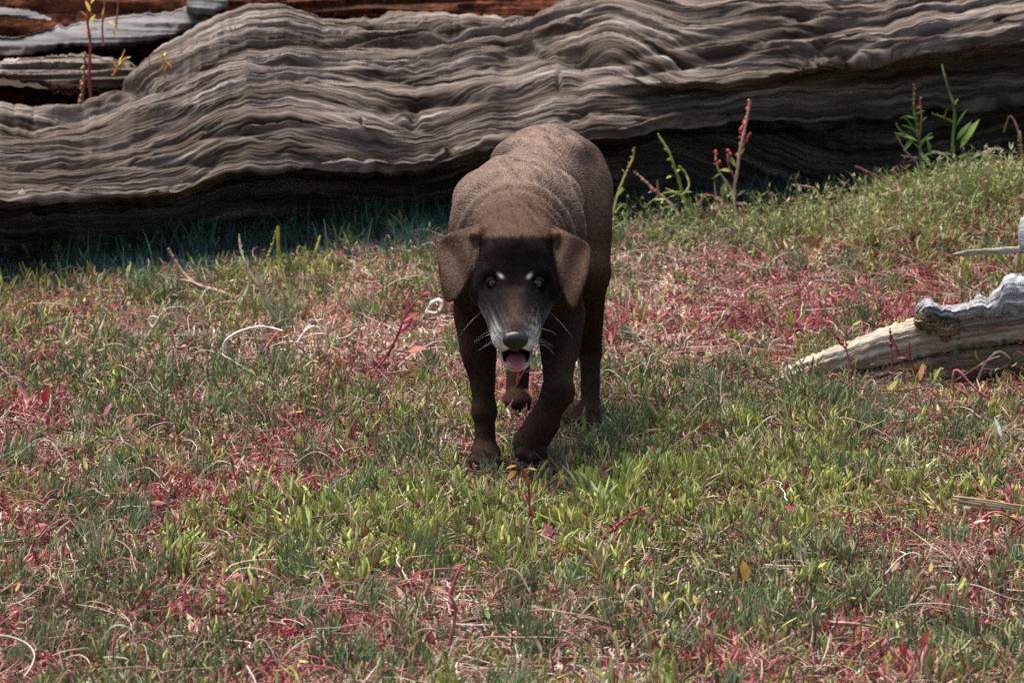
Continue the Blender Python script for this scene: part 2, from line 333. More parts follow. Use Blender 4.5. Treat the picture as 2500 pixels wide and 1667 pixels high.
# ================================================================== low marsh plants (glasswort, sea-blite, grass): uncountable ground cover
# patch map: world position of a patch, its mixture, spread (along x, along y)
KIND = dict(G=0, D=1, R=2, Pk=3, B=4, T=5, Y=6)
PATCH = [(60,735,'Y',200),(300,735,'Y',160),(450,720,'T',150),(560,720,'Y',90),(640,700,'Y',110),(100,800,'R',130),(330,790,'Pk',120),(480,800,'Pk',90),(650,770,'D',70),
 (800,700,'Y',90),(900,720,'Pk',100),(1000,690,'D',80),(560,870,'Pk',110),(750,850,'Pk',110),(850,800,'Pk',90),(900,900,'R',90),(1020,770,'R',60),(1020,850,'Pk',80),
 (120,900,'D',130),(350,930,'D',130),(600,940,'D',150),(800,960,'R',90),(60,1010,'R',90),(250,1010,'D',90),(420,1030,'B',100),(660,1090,'R',90),(560,1010,'D',70),(850,1030,'D',100),
 (160,1130,'B',120),(80,1160,'R',70),(380,1230,'R',100),(240,1250,'D',80),(440,1170,'Y',50),(560,1240,'R',80),(700,1170,'R',90),(850,1130,'R',90),(980,1110,'D',90),(900,1200,'D',80),
 (60,1330,'R',90),(60,1410,'D',110),(230,1370,'B',80),(330,1430,'D',90),(450,1350,'G',60),(600,1330,'G',80),(520,1430,'R',80),(660,1440,'B',80),(760,1320,'G',90),(900,1290,'G',110),(1050,1250,'G',110),
 (1200,1270,'G',120),(1000,1340,'G',90),(1120,1180,'B',70),(1250,1170,'R',55),(1350,1170,'D',70),(1330,1270,'G',110),(800,1400,'B',110),(930,1440,'B',110),(1080,1420,'B',80),(1250,1400,'D',110),
 (1450,1200,'G',100),(1500,1330,'G',120),(1620,1250,'G',120),(1750,1180,'G',120),(1880,1250,'G',110),(1700,1370,'D',110),(1500,1080,'D',100),(1650,1030,'D',120),(1800,1050,'D',100),(1900,1120,'G',110),
 (1550,960,'D',80),(1700,930,'B',80),(1850,980,'D',100),(2000,1000,'D',110),(2120,1050,'D',100),(2250,1020,'R',70),(2400,1050,'D',90),(2350,1110,'R',70),(2050,1150,'G',90),(2200,1130,'D',90),
 (2340,1190,'Y',80),(2250,1250,'G',80),(2460,1180,'D',70),(2100,1250,'G',80),(2030,1310,'R',50),(2160,1300,'R',60),(2320,1310,'R',70),(2450,1330,'R',90),(1950,1370,'D',110),(2100,1400,'D',90),(2250,1390,'B',80),
 (2380,1450,'R',90),(2480,1500,'D',90),(1900,1500,'D',110),(2050,1500,'B',80),(2200,1500,'D',100),(1780,1480,'D',110),(1650,1480,'D',90),(1560,1450,'B',90),(1400,1500,'D',90),
 (1000,1500,'R',110),(850,1520,'R',100),(700,1550,'B',90),(1150,1510,'Pk',90),(1300,1580,'Pk',110),(1450,1600,'Pk',90),(1600,1600,'D',90),(1800,1610,'R',110),(1950,1620,'B',80),(2150,1610,'R',110),(2350,1600,'D',110),(2450,1640,'D',80),
 (100,1520,'B',100),(60,1620,'R',110),(250,1500,'D',90),(300,1620,'D',120),(450,1520,'R',90),(500,1620,'D',110),(650,1640,'R',80),(800,1630,'B',100),(950,1620,'D',100),(1100,1620,'B',100),
 (1520,620,'D',70),(1600,580,'D',80),(1720,560,'D',80),(1850,580,'D',100),(1550,680,'Pk',90),(1700,680,'Pk',100),(1850,680,'R',90),(2000,660,'Pk',90),(1600,760,'Pk',90),(1700,790,'R',90),(1850,770,'R',80),(1980,740,'R',80),
 (1500,860,'R',70),(1600,850,'Pk',90),(1750,860,'B',80),(1900,850,'B',70),(2050,560,'Y',90),(2200,540,'Y',110),(2350,560,'Y',110),(2150,470,'Y',90),(2300,470,'Y',110),(2450,470,'Y',100),(2000,520,'D',90),(2200,640,'R',110),(2350,680,'R',100),(2450,620,'D',80),
 (2150,720,'R',90),(1450,560,'T',60),(1400,720,'D',60),(1420,800,'R',60),(1300,900,'Pk',80),(1300,1000,'R',60),(1250,950,'R',60),(1420,920,'D',60),(1430,1080,'D',70)]
pc = np.array([G(a, b)[:2] for a, b, _, _ in PATCH]); pk = np.array([KIND[k] for _, _, k, _ in PATCH])
pr = np.array([s for *_, s in PATCH])/np.array([ppm(y) for y in pc[:, 1]])
LOGY = lambda x: 2.64+.30*x-.20*sstep(-.42, -1.15, x)                                               # trunk front, roughly
def kinds(x, y):
    """mixture of plant kinds (n,7) at ground positions"""
    xw = x+.05*noise2(x*9, y*6, 71)+.03*noise2(x*23, y*17, 72); yw = y+.13*noise2(x*8, y*5, 73)+.06*noise2(x*25, y*14, 74)
    W = np.full((len(x), 7), 1e-5); W += np.array([.06, .09, .09, .09, .17, 0, .02])
    for i in range(len(pc)):
        w = np.exp(-.9*((xw-pc[i, 0])/pr[i])**2-.9*((yw-pc[i, 1])/(pr[i]*3.6))**2); W[:, pk[i]] += w
    W[:, 2] *= 1.3; W[:, 3] *= 1.6; W[:, 6] *= .5
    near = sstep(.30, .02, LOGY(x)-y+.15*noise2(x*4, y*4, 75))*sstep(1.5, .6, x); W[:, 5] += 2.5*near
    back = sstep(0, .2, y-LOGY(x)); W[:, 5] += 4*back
    fl = np.clip(noise2(x*13, y*9, 76)*.5+.5, 0, 1); W[:, 2] *= .6+.9*fl; W[:, 0] *= 1.5-.8*fl
    return W/W.sum(1, keepdims=True)
PAL = [[(.310, .355, .065), (.255, .320, .075), (.430, .420, .120), (.280, .300, .120)],
       [(.150, .195, .065), (.190, .225, .095), (.125, .165, .070), (.270, .255, .120)],
       [(.370, .070, .095), (.300, .050, .065), (.480, .170, .165), (.340, .140, .100)],
       [(.540, .340, .260), (.580, .440, .320), (.470, .260, .210), (.640, .550, .430)],
       [(.250, .150, .085), (.340, .225, .130), (.440, .335, .210), (.190, .105, .060)],
       [(.050, .095, .080), (.070, .120, .095), (.065, .110, .070), (.090, .135, .110)],  # trunk-foot grass: dark teal of the shade put into the colour
       [(.330, .320, .075), (.270, .280, .075), (.440, .380, .120), (.230, .220, .075)]]
PAL = np.array(PAL)
#           height lo, hi   radius      lean  curve  branches
HT = np.array([(.022, .044), (.018, .042), (.010, .028), (.010, .028), (.008, .024), (.018, .050), (.022, .050)])
RD = np.array([.0015, .00135, .0013, .0011, .0010, .0008, .0013])
LEAN = np.array([.28, .38, .9, 1.1, 1.25, .30, .55])
def scatter(n, xr, yr, seed):
    r = np.random.default_rng(seed); y = r.uniform(*yr, n); x = r.uniform(*xr, n); return x, y, r
def view_keep(x, y, m=.45):
    d = y-CAM[1]; return np.abs(x) < d*.1335+m
PAWS = np.array([(-.046, -.03), (.03, -.11), (.140, .36), (.010, .55), (.50, .80), (.56, .82), (.63, .84), (.70, .85), (.78, .86), (.86, .86)])
def paw_low(x, y):
    d = np.min([np.hypot((x-a)/1.0, (y-b+.02)/1.5) for a, b in PAWS], 0); return .18+.82*sstep(.022, .075, d)
def stems(n, seed, dens_fn=None, hmul=1.0, rmul=1.0, K=5, flat=0.0, only=None):
    x, y, r = scatter(n, (-2.1, 2.1), (-1.95, 3.6), seed)
    k = view_keep(x, y); x, y = x[k], y[k]; W = kinds(x, y)
    cx = np.floor(x/.030+1.1*noise2(x*25, y*20, 81)); cy = np.floor(y/.042+1.1*noise2(x*22, y*25, 82)); cid_ = cx*57.3+cy*131.7; ch = hashf(cid_, 1)
    u = np.where(r.random(len(x)) < .62, ch, r.random(len(x)))
    kd = (W.cumsum(1) > u[:, None]).argmax(1); chh = hashf(cid_, 3); chl = hashf(cid_, 5)*6.28; chc = hashf(cid_, 7)
    k = r.random(len(x)) < np.clip(1.25*hashf(cid_, 9)**.6, .12, 1); x, y, kd, chh, chl, chc = x[k], y[k], kd[k], chh[k], chl[k], chc[k]; n = len(x)
    h = (HT[kd, 0]+(HT[kd, 1]-HT[kd, 0])*r.random(n)**1.2)*hmul*(.40+1.05*chh**1.5)*(1+.45*noise2(x*3.3, y*2.4, 83))*paw_low(x, y)
    az = np.where(r.random(n) < .5, chl+r.normal(0, .5, n), r.uniform(0, 2*np.pi, n)); ln = np.abs(LEAN[kd]*(.35+.9*r.random(n)))+flat
    dx = np.stack([np.cos(az), np.sin(az)], 1); t = np.linspace(0, 1, K)
    bend = r.normal(0, .5, n)+np.where(kd == 5, .5, 0)
    ang = ln[:, None]+bend[:, None]*(t-.3)[None]; ang = np.minimum(ang, 1.65)
    st = h[:, None]/(K-1); hz = np.concatenate([np.zeros((n, 1)), np.cumsum(np.sin(ang[:, 1:])*st, 1)], 1); vt = np.concatenate([np.zeros((n, 1)), np.cumsum(np.cos(ang[:, 1:])*st, 1)], 1)
    wob = r.normal(0, .06, (n, K))*h[:, None]*t[None]
    base = ground_z(x, y)-.004+.006*r.random(n)
    pts = np.stack([x[:, None]+dx[:, :1]*hz-dx[:, 1:]*wob, y[:, None]+dx[:, 1:]*hz+dx[:, :1]*wob, base[:, None]+vt+.002], -1)
    rad = RD[kd][:, None]*rmul*(.7+.6*r.random((n, 1)))*(1+.7*((chc > .6) & np.isin(kd, (0, 2, 3))))[:, None]*np.where((kd == 5)[:, None], np.linspace(1, .15, K)[None], np.array(np.interp(t, [0, .3, .8, .95, 1], [.75, 1, 1, .9, .45]))[None])
    pal = PAL[kd, r.integers(0, 4, n)]; c = pal*(.70+.6*r.random((n, 1)))*(.72+.56*chc)[:, None]
    mixr = (r.random(n) < .10)[:, None]; c = np.where(mixr & (kd != 5)[:, None], PAL[r.integers(2, 5, n), r.integers(0, 4, n)], c)
    return pts, rad, np.clip(c, .01, .8), kd
m_stem = attr_mat('marsh_stems', .5, .35, .06, vary=.18)
def woody_shade(c, pts, amount=.5):
    """brown stem foot, darkened further to paint in the shade between the plants"""
    t = np.linspace(0, 1, pts.shape[1])[None, :, None]; w = amount*sstep(.65, .0, t); return c[:, None]*(1-w)+np.array((.110, .060, .034))*w  # foot darkening puts the shade between stems into the colour
p1, r1_, c1_, kd = stems(420000, 101)
# side branches on the upright ones
rb = np.random.default_rng(103); sel = np.where(np.isin(kd, (0, 1, 2, 6)) & (rb.random(len(kd)) < .33))[0]
q0 = p1[sel, 2]*.5+p1[sel, 3]*.5; dirv = p1[sel, 4]-p1[sel, 2]; Lb = np.linalg.norm(dirv, axis=1)*(.5+.5*rb.random(len(sel)))
dv = dirv/np.maximum(np.linalg.norm(dirv, axis=1), 1e-6)[:, None]+rb.normal(0, .45, (len(sel), 3)); dv /= np.linalg.norm(dv, axis=1)[:, None]
tb = np.linspace(0, 1, 5); pb_ = q0[:, None]+dv[:, None]*(Lb[:, None]*tb)[:, :, None]+np.array((0, 0, .35))*(Lb[:, None]*tb*tb)[:, :, None]
p1 = np.concatenate([p1, pb_]); r1_ = np.concatenate([r1_, r1_[sel]*.85]); c1_ = np.concatenate([c1_, c1_[sel]*1.08])
np_curves('ground_cover', p1, r1_, woody_shade(c1_, p1, .75), m_stem, label='low carpet of green and red glasswort stems over the marsh ground', cat='ground cover', kind='stuff')
# dry litter and thin tangled strands
p2, r2_, c2_, kd2 = stems(260000, 131, hmul=1.35, rmul=.55, flat=.75)
rl = np.random.default_rng(133); w = rl.random(len(c2_))[:, None]
c2_ = np.where(w < .45, np.array((.110, .064, .038))*(.5+.9*rl.random((len(c2_), 1))), np.where(w < .60, np.array((.50, .40, .29))*(.7+.5*rl.random((len(c2_), 1))), c2_))
np_curves('dry_litter', p2, r2_, c2_, m_stem, label='dry brown and straw litter tangled among the marsh plants', cat='litter', kind='stuff')
# longer wiry runners, pink, straw and bleached
def runners(n, seed):
    x, y, r = scatter(n, (-2.0, 2.0), (-1.9, 2.7), seed); k = view_keep(x, y, .3) & (y < LOGY(x)-.1) & (paw_low(x, y) > .98) & (np.hypot(x+.0, y+.10) > .15); x, y = x[k], y[k]; W = kinds(x, y)
    k = r.random(len(x)) < (.15+1.2*(W[:, 2]+W[:, 3]+.5*W[:, 4])); x, y = x[k], y[k]; n = len(x); K = 9
    L = r.uniform(.03, .06, n)+.10*r.random(n)**3; az = r.uniform(0, 2*np.pi, n); a = az[:, None]+np.cumsum(r.normal(0, .32, (n, K)), 1); st = L[:, None]/(K-1)
    px_ = x[:, None]+np.cumsum(np.cos(a)*st, 1); py_ = y[:, None]+np.cumsum(np.sin(a)*st, 1); t = np.linspace(0, 1, K)
    up = (r.uniform(.0, .36, n)**3)[:, None]*np.sin(np.pi*np.clip(t[None]*r.uniform(.5, 1.1, n)[:, None], 0, 1))+.012+.014*r.random((n, 1))
    z = ground_z(px_, py_)+up
    pal = np.array([(.42, .13, .13), (.36, .08, .09), (.50, .30, .24), (.58, .50, .40), (.66, .62, .55), (.22, .05, .06)])
    c = pal[r.choice(6, n, p=[.26, .14, .28, .18, .04, .10])]*(.75+.4*r.random((n, 1)))
    return np.stack([px_, py_, z], -1), np.repeat(r.uniform(.0004, .0011, (n, 1)), K, 1)*np.interp(t, [0, .8, 1], [1, .8, .35])[None], c
pr_, rr_, cr_ = runners(6500, 151)
np_curves('runner_stems', pr_, rr_, cr_, m_stem, label='wiry pink and straw runner stems straggling over the low plants', cat='stems', kind='stuff')
# small fleshy leaves, crimson to orange and yellow green
m_leaf = attr_mat('marsh_leaves', .5, .35, .25, vary=.22)
def leaf_cloud(n, seed):
    x, y, r = scatter(n, (-2.0, 2.0), (-1.9, 2.75), seed); k = view_keep(x, y, .3); x, y = x[k], y[k]; W = kinds(x, y)
    k = r.random(len(x)) < np.clip(.10+1.1*W[:, 2]+.6*W[:, 3]+.9*W[:, 6]+.15*W[:, 1], 0, 1); x, y, W = x[k], y[k], W[k]; n = len(x)
    L = r.uniform(.006, .019, n)*np.where(r.random(n) < .08, 1.5, 1); w = L*r.uniform(.18, .36, n); az = r.uniform(0, 2*np.pi, n); el = r.uniform(-.2, 1.25, n)
    d = np.stack([np.cos(az)*np.cos(el), np.sin(az)*np.cos(el), np.sin(el)], 1); s = np.stack([-np.sin(az), np.cos(az), 0*az], 1)
    rl_ = r.normal(0, .5, n); u = np.cross(s, d); s = s*np.cos(rl_)[:, None]+u*np.sin(rl_)[:, None]; u = np.cross(s, d)
    b = np.stack([x, y, ground_z(x, y)+r.uniform(.012, .042, n)], 1)
    tpl = [(0, 0, 0), (.35, .85, .18), (.35, 0, 0), (.35, -.85, .18), (.72, .6, .10), (.72, 0, -.03), (.72, -.6, .10), (1, 0, -.10)]
    V = np.stack([b+d*(L*a)[:, None]+s*(w*.6*q)[:, None]+u*(w*z)[:, None] for a, q, z in tpl], 1)
    Tq = np.array([(0, 2, 1, 1), (0, 3, 2, 2), (1, 2, 5, 4), (2, 3, 6, 5), (4, 5, 7, 7), (5, 6, 7, 7)])
    tri = np.array([(0, 2, 1), (0, 3, 2), (1, 2, 5), (1, 5, 4), (2, 3, 6), (2, 6, 5), (4, 5, 7), (5, 6, 7)])
    F = (np.arange(n)[:, None, None]*8+tri[None]).reshape(-1, 3)
    red = np.array([(.26, .040, .045), (.22, .045, .060), (.32, .12, .085), (.34, .16, .09), (.17, .035, .045)]); grn = np.array([(.28, .30, .05), (.20, .27, .06), (.42, .36, .07), (.46, .26, .05), (.15, .22, .06)])
    isr = r.random(n) < np.clip((W[:, 2]+W[:, 3]*.8+.25)/(W[:, 2]+W[:, 3]+W[:, 6]+W[:, 1]+.3), 0, .9)
    c = np.where(isr[:, None], red[r.integers(0, 5, n)], grn[r.integers(0, 5, n)])*(.75+.5*r.random((n, 1)))
    return V.reshape(-1, 3), F, np.repeat(np.concatenate([c, np.ones((n, 1))], 1), 8, 0)
lv, lf, lc = leaf_cloud(26000, 171)
np_mesh('small_leaves', lv, lf, m_leaf, attrs={'col': ('FLOAT_COLOR', 'POINT', lc)}, label='small crimson, orange and green leaves scattered through the ground cover', cat='leaves', kind='stuff')
# grass at the foot of the trunk, the shade's blue-green tint put into its colour
def tall_grass(n, seed):
    r = np.random.default_rng(seed); x = r.uniform(-1.9, 2.2, n); off = r.gamma(1.6, .10, n); y = LOGY(x)+.28-off
    k = r.random(n) < np.clip(.5+.9*noise2(x*6, y*6, seed), .05, 1)*np.interp(x, [-2, -.2, .1, .4, .8, 1.3, 2], [1, 1, .8, .35, .5, 1, 1]); x, y = x[k], y[k]; n = len(x); K = 6; t = np.linspace(0, 1, K)
    h = r.uniform(.02, .06, n)*np.where(r.random(n) < .14, 2.1, 1); az = r.uniform(0, 6.28, n); ln = np.abs(r.normal(0, .16, n)); bd = r.uniform(0, .6, n)
    a = ln[:, None]+bd[:, None]*t[None]; st = h[:, None]/(K-1); hz = np.cumsum(np.sin(a)*st, 1)-np.sin(a[:, :1])*st; vt = np.cumsum(np.cos(a)*st, 1)-np.cos(a[:, :1])*st
    pts = np.stack([x[:, None]+np.cos(az)[:, None]*hz, y[:, None]+np.sin(az)[:, None]*hz, ground_z(x, y)[:, None]+vt], -1)
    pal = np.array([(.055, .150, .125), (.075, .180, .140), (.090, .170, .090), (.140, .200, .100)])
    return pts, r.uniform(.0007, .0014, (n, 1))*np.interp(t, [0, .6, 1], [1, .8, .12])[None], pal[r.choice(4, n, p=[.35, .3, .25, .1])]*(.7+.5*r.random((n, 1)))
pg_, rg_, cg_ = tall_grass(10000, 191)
np_curves('shade_tinted_grass', pg_, rg_, cg_, m_stem, label='grass along the foot of the trunk with the blue green of the shade painted into its colour', cat='grass', kind='stuff')

# tangled taller weeds on the bank at the right end of the trunk
def bank(n, seed, cx, cy, sx, sy):
    r = np.random.default_rng(seed); x = cx+sx*r.normal(0, 1, n); y = np.minimum(cy+sy*r.normal(0, 1, n), LOGY(x)-.06); K = 7; t = np.linspace(0, 1, K)
    h = r.uniform(.03, .095, n); az = r.uniform(0, 6.28, n); ln = np.abs(r.normal(0, .4, n)); bd = r.normal(.2, .8, n); a = ln[:, None]+bd[:, None]*t[None]; st = h[:, None]/(K-1)
    hz = np.cumsum(np.sin(a)*st, 1); vt = np.cumsum(np.cos(a)*st, 1)
    pts = np.stack([x[:, None]+np.cos(az)[:, None]*hz, y[:, None]+np.sin(az)[:, None]*hz, ground_z(x, y)[:, None]+vt], -1)
    pal = np.array([(.20, .24, .07), (.27, .27, .09), (.14, .19, .06), (.36, .27, .17), (.34, .15, .12)]); c = pal[r.choice(5, n, p=[.3, .25, .25, .12, .08])]*(.7+.5*r.random((n, 1)))
    m = n*5; k = r.integers(0, n, m); j = r.integers(2, K, m); b = pts[k, j]; az2 = r.uniform(0, 6.28, m); el = r.uniform(-.3, 1.0, m); L = r.uniform(.008, .024, m); w = L*r.uniform(.16, .3, m)
    d = np.stack([np.cos(az2)*np.cos(el), np.sin(az2)*np.cos(el), np.sin(el)], 1); s_ = np.stack([-np.sin(az2), np.cos(az2), 0*az2], 1); u = np.cross(s_, d)
    tpl = [(0, 0, 0), (.4, .9, .15), (.4, 0, 0), (.4, -.9, .15), (1, 0, -.08)]
    V = np.stack([b+d*(L*q)[:, None]+s_*(w*.6*v)[:, None]+u*(w*z)[:, None] for q, v, z in tpl], 1).reshape(-1, 3)
    F = (np.arange(m)[:, None, None]*5+np.array([(0, 2, 1), (0, 3, 2), (1, 2, 4), (2, 3, 4)])[None]).reshape(-1, 3)
    return pts, r.uniform(.0006, .0013, (n, 1))*np.interp(t, [0, 1], [1, .35])[None], c, V, F, np.repeat(np.concatenate([c[k]*(.8+.4*r.random((m, 1))), np.ones((m, 1))], 1), 5, 0)
pbk, rbk, cbk, vbk, fbk, lbk = bank(1500, 211, 1.06, 2.45, .26, .22)
np_curves('bank_stems', pbk, rbk, cbk, m_stem, label='tangled thin weed stems on the grassy bank at the trunk foot', cat='weeds', kind='stuff')
np_mesh('bank_leaves', vbk, fbk, m_leaf, attrs={'col': ('FLOAT_COLOR', 'POINT', lbk)}, label='small green leaves of the tangled bank weeds under the trunk', cat='leaves', kind='stuff')
pbk, rbk, cbk, vbk, fbk, lbk = bank(420, 223, .50, 2.52, .28, .12)
np_curves('bank_stems', pbk, rbk, cbk, m_stem, label='thin weed stems along the trunk foot between the dog and the bank', cat='weeds', kind='stuff')
np_mesh('bank_leaves', vbk, fbk, m_leaf, attrs={'col': ('FLOAT_COLOR', 'POINT', lbk)}, label='small leaves of the weeds along the trunk foot beside the dog', cat='leaves', kind='stuff')
# tussocks of longer blades and mats of flattened straw scattered through the turf
def tussocks(nt_, nb, seed, pal, h0, h1, spread, flat, r0, ylim=(-1.8, 2.2)):
    r = np.random.default_rng(seed); cx = r.uniform(-1.4, 1.4, nt_*4); cy = r.uniform(*ylim, nt_*4); k = (np.abs(cx) < (cy-CAM[1])*.1335+.2) & (np.min([np.hypot(cx-a, (cy-b)*.6) for a, b in PAWS], 0) > .10); cx, cy = cx[k][:nt_], cy[k][:nt_]
    n = len(cx)*nb; i = np.repeat(np.arange(len(cx)), nb); sz = r.uniform(.5, 1.2, len(cx))[i]; x = cx[i]+spread*sz*r.normal(0, .5, n); y = cy[i]+spread*1.5*sz*r.normal(0, .5, n); K = 6; t = np.linspace(0, 1, K)
    h = r.uniform(h0, h1, n)*sz; laz = r.uniform(0, 6.28, len(cx))[i]; az = laz+r.normal(0, .9, n); ln = np.abs(r.normal(flat, .25, n)); bd = r.normal(.25, .35, n); a = np.minimum(ln[:, None]+bd[:, None]*t[None], 1.62); st = h[:, None]/(K-1)
    hz = np.cumsum(np.sin(a)*st, 1)-np.sin(a[:, :1])*st; vt = np.cumsum(np.cos(a)*st, 1)-np.cos(a[:, :1])*st
    base = ground_z(x, y)+(.014*r.random(n) if flat > 1 else 0)
    pts = np.stack([x[:, None]+np.cos(az)[:, None]*hz, y[:, None]+np.sin(az)[:, None]*hz, base[:, None]+vt], -1); pal = np.array(pal)
    c = pal[r.integers(0, len(pal), n)]*(.7+.5*r.random((n, 1)))*(.8+.4*r.random(len(cx))[i])[:, None]
    return pts, r.uniform(.6*r0, 1.3*r0, (n, 1))*np.interp(t, [0, .6, 1], [1, .85, .2])[None], c
np_curves('tussocks', *tussocks(120, 60, 231, [(.12, .18, .070), (.15, .21, .095), (.10, .15, .080), (.20, .23, .11)], .028, .070, .035, .25, .0011), m_stem, label='dark grey green tussocks of longer blades rising from the marsh turf', cat='grass', kind='stuff')
np_curves('straw_mats', *tussocks(110, 55, 241, [(.38, .29, .19), (.30, .19, .11), (.50, .42, .31), (.20, .11, .06), (.40, .18, .15)], .03, .075, .045, 1.35, .0009), m_stem, label='mats of flattened straw and dry pink stems on the marsh turf', cat='straw', kind='stuff')
# ================================================================== the dog
class Field:
    def __init__(s, lo, hi, h):
        s.lo = np.array(lo, float); s.h = h; s.n = np.ceil((np.array(hi)-s.lo)/h).astype(int)+1
        s.ax = [s.lo[i]+h*np.arange(s.n[i]) for i in range(3)]
        s.v = np.full(s.n, .05, np.float32)
    def box(s, lo, hi):
        a = np.clip(np.floor((np.array(lo)-s.lo)/s.h).astype(int), 0, s.n); b = np.clip(np.ceil((np.array(hi)-s.lo)/s.h).astype(int)+1, 0, s.n)
        sl = tuple(slice(a[i], b[i]) for i in range(3))
        g = np.meshgrid(*[s.ax[i][sl[i]] for i in range(3)], indexing='ij', sparse=True)
        return sl, g
    def add(s, fn, lo, hi, k=.02, sub=False):
        m = .03+k; sl, (X, Y, Z) = s.box(np.array(lo)-m, np.array(hi)+m)
        if min(len(X), Y.shape[1], Z.shape[2]) == 0: return
        d = fn(X, Y, Z).astype(np.float32); v = s.v[sl]
        if sub:
            d = -d; h = np.maximum(k-np.abs(v-d), 0)/k; s.v[sl] = np.maximum(v, d)+h*h*k*.25
        else:
            h = np.maximum(k-np.abs(v-d), 0)/k; s.v[sl] = np.minimum(v, d)-h*h*k*.25
    def cone(s, a, b, ra, rb, k=.02, sub=False):
        a = np.array(a, float); b = np.array(b, float); ba = b-a; L2 = ba@ba
        def fn(X, Y, Z):
            px, py, pz = X-a[0], Y-a[1], Z-a[2]
            t = np.clip((px*ba[0]+py*ba[1]+pz*ba[2])/L2, 0, 1)
            return np.sqrt((px-t*ba[0])**2+(py-t*ba[1])**2+(pz-t*ba[2])**2)-(ra+(rb-ra)*t)
        s.add(fn, np.minimum(a-ra, b-rb), np.maximum(a+ra, b+rb), k, sub)
    def ell(s, c, r, k=.02, rot=None, sub=False):
        c = np.array(c, float); r = np.array(r, float); R = np.eye(3) if rot is None else np.array(rot.to_matrix()).T
        def fn(X, Y, Z):
            p = [X-c[0], Y-c[1], Z-c[2]]; q = [R[i][0]*p[0]+R[i][1]*p[1]+R[i][2]*p[2] for i in range(3)]
            k0 = np.sqrt(sum((q[i]/r[i])**2 for i in range(3)))+1e-6; k1 = np.sqrt(sum((q[i]/r[i]**2)**2 for i in range(3)))+1e-6
            return k0*(k0-1)/k1
        m = r.max() if rot is not None else r
        s.add(fn, c-m, c+m, k, sub)
    def mesh(s, smooth=2):
        V = s.v; ins = V < 0; nx, ny, nz = V.shape
        c8 = [(i, j, k) for i in (0, 1) for j in (0, 1) for k in (0, 1)]
        cnt = np.zeros((nx-1, ny-1, nz-1), np.int8)
        for i, j, k in c8: cnt += ins[i:nx-1+i, j:ny-1+j, k:nz-1+k]
        act = (cnt > 0) & (cnt < 8); idx = np.argwhere(act); M = len(idx)
        cid = np.full(act.shape, -1, np.int32); cid[act] = np.arange(M)
        vals = {c: V[idx[:, 0]+c[0], idx[:, 1]+c[1], idx[:, 2]+c[2]].astype(float) for c in c8}
        acc = np.zeros((M, 3)); n = np.zeros(M)
        for c in c8:
            for a in range(3):
                if c[a] == 0:
                    e = list(c); e[a] = 1; e = tuple(e); va, vb = vals[c], vals[e]
                    x = (va < 0) != (vb < 0); t = np.where(x, va/np.where(x, va-vb, 1), 0)
                    p = np.tile(np.array(c, float), (M, 1)); p[:, a] = t
                    acc[x] += p[x]; n[x] += 1
        pos = s.lo+s.h*(idx+acc/n[:, None])
        F = []
        for a in range(3):
            sl0 = [slice(None)]*3; sl1 = [slice(None)]*3; sl0[a] = slice(0, -1); sl1[a] = slice(1, None)
            A = ins[tuple(sl0)]; B = ins[tuple(sl1)]; b, c = (a+1) % 3, (a+2) % 3
            for flip, mk in ((False, A & ~B), (True, ~A & B)):
                e = np.argwhere(mk)
                e = e[(e[:, b] > 0) & (e[:, c] > 0) & (e[:, b] < V.shape[b]-1) & (e[:, c] < V.shape[c]-1)]
                q = []
                for ob, oc in ((0, 0), (-1, 0), (-1, -1), (0, -1)):
                    f = e.copy(); f[:, b] += ob; f[:, c] += oc; q.append(cid[f[:, 0], f[:, 1], f[:, 2]])
                q = np.stack(q, 1)[:, ::1 if not flip else -1]
                F.append(q[:, ::-1])
        F = np.concatenate(F); F = F[:, ::-1]
        for _ in range(smooth):
            sm = np.zeros_like(pos); w = np.zeros(len(pos))
            for i in range(4):
                np.add.at(sm, F[:, i], pos[F[:, (i+1) % 4]]+pos[F[:, i-1]]); np.add.at(w, F[:, i], 2)
            pos = pos*.4+.6*sm/np.maximum(w, 1)[:, None]
        return pos, F
def vnormals(V, F):
    n = np.cross(V[F[:, 2]]-V[F[:, 0]], V[F[:, 3]]-V[F[:, 1]]); o = np.zeros_like(V)
    for i in range(4): np.add.at(o, F[:, i], n)
    return o/np.maximum(np.linalg.norm(o, axis=1), 1e-12)[:, None]

fd = Field((-.19, -.45, -.01), (.25, .78, .60), .0027)
FLOW = []                       # (a, b, radius, fur length, direction) segments that steer the coat
def lim(a, b, ra, rb, k=.02, fl=.010, fdir=None):
    fd.cone(a, b, ra, rb, k); d = np.array(b, float)-np.array(a, float) if fdir is None else np.array(fdir, float)
    FLOW.append((np.array(a, float), np.array(b, float), max(ra, rb), fl, d/np.linalg.norm(d)))
A3 = lambda *a: np.array(a, float)
# --- trunk (the hindquarters stand a little to the picture's right of the shoulders)
fd.ell((.010, .135, .392), (.112, .200, .128), .03)
FLOW.append((A3(.005, .0, .40), A3(.03, .30, .40), .12, .013, A3(0, 1, -.15)))
lim((.026, .24, .430), (.060, .45, .440), .070, .084, .03, .013, (0, 1, -.2))
fd.ell((.062, .47, .428), (.108, .12, .112), .025)
fd.ell((.01, .05, .440), (.070, .11, .080), .02)                              # withers
fd.ell((.006, -.055, .335), (.085, .085, .105), .03)                          # breast
FLOW.append((A3(.006, -.1, .38), A3(.006, -.06, .25), .08, .012, A3(0, .3, -1)))
fd.ell((.018, .16, .325), (.085, .145, .085), .03)                              # belly
for s in (-1, 1):                                                             # shoulder blades
    fd.cone((.010+s*.060, .05, .450), (.006+s*.058, -.04, .33), .050, .048, .03)
fd.ell((.140, .285, .365), (.040, .050, .110), .02, sub=True)                  # hollow of the flank
fd.ell((-.095, .30, .365), (.035, .06, .105), .03, sub=True)
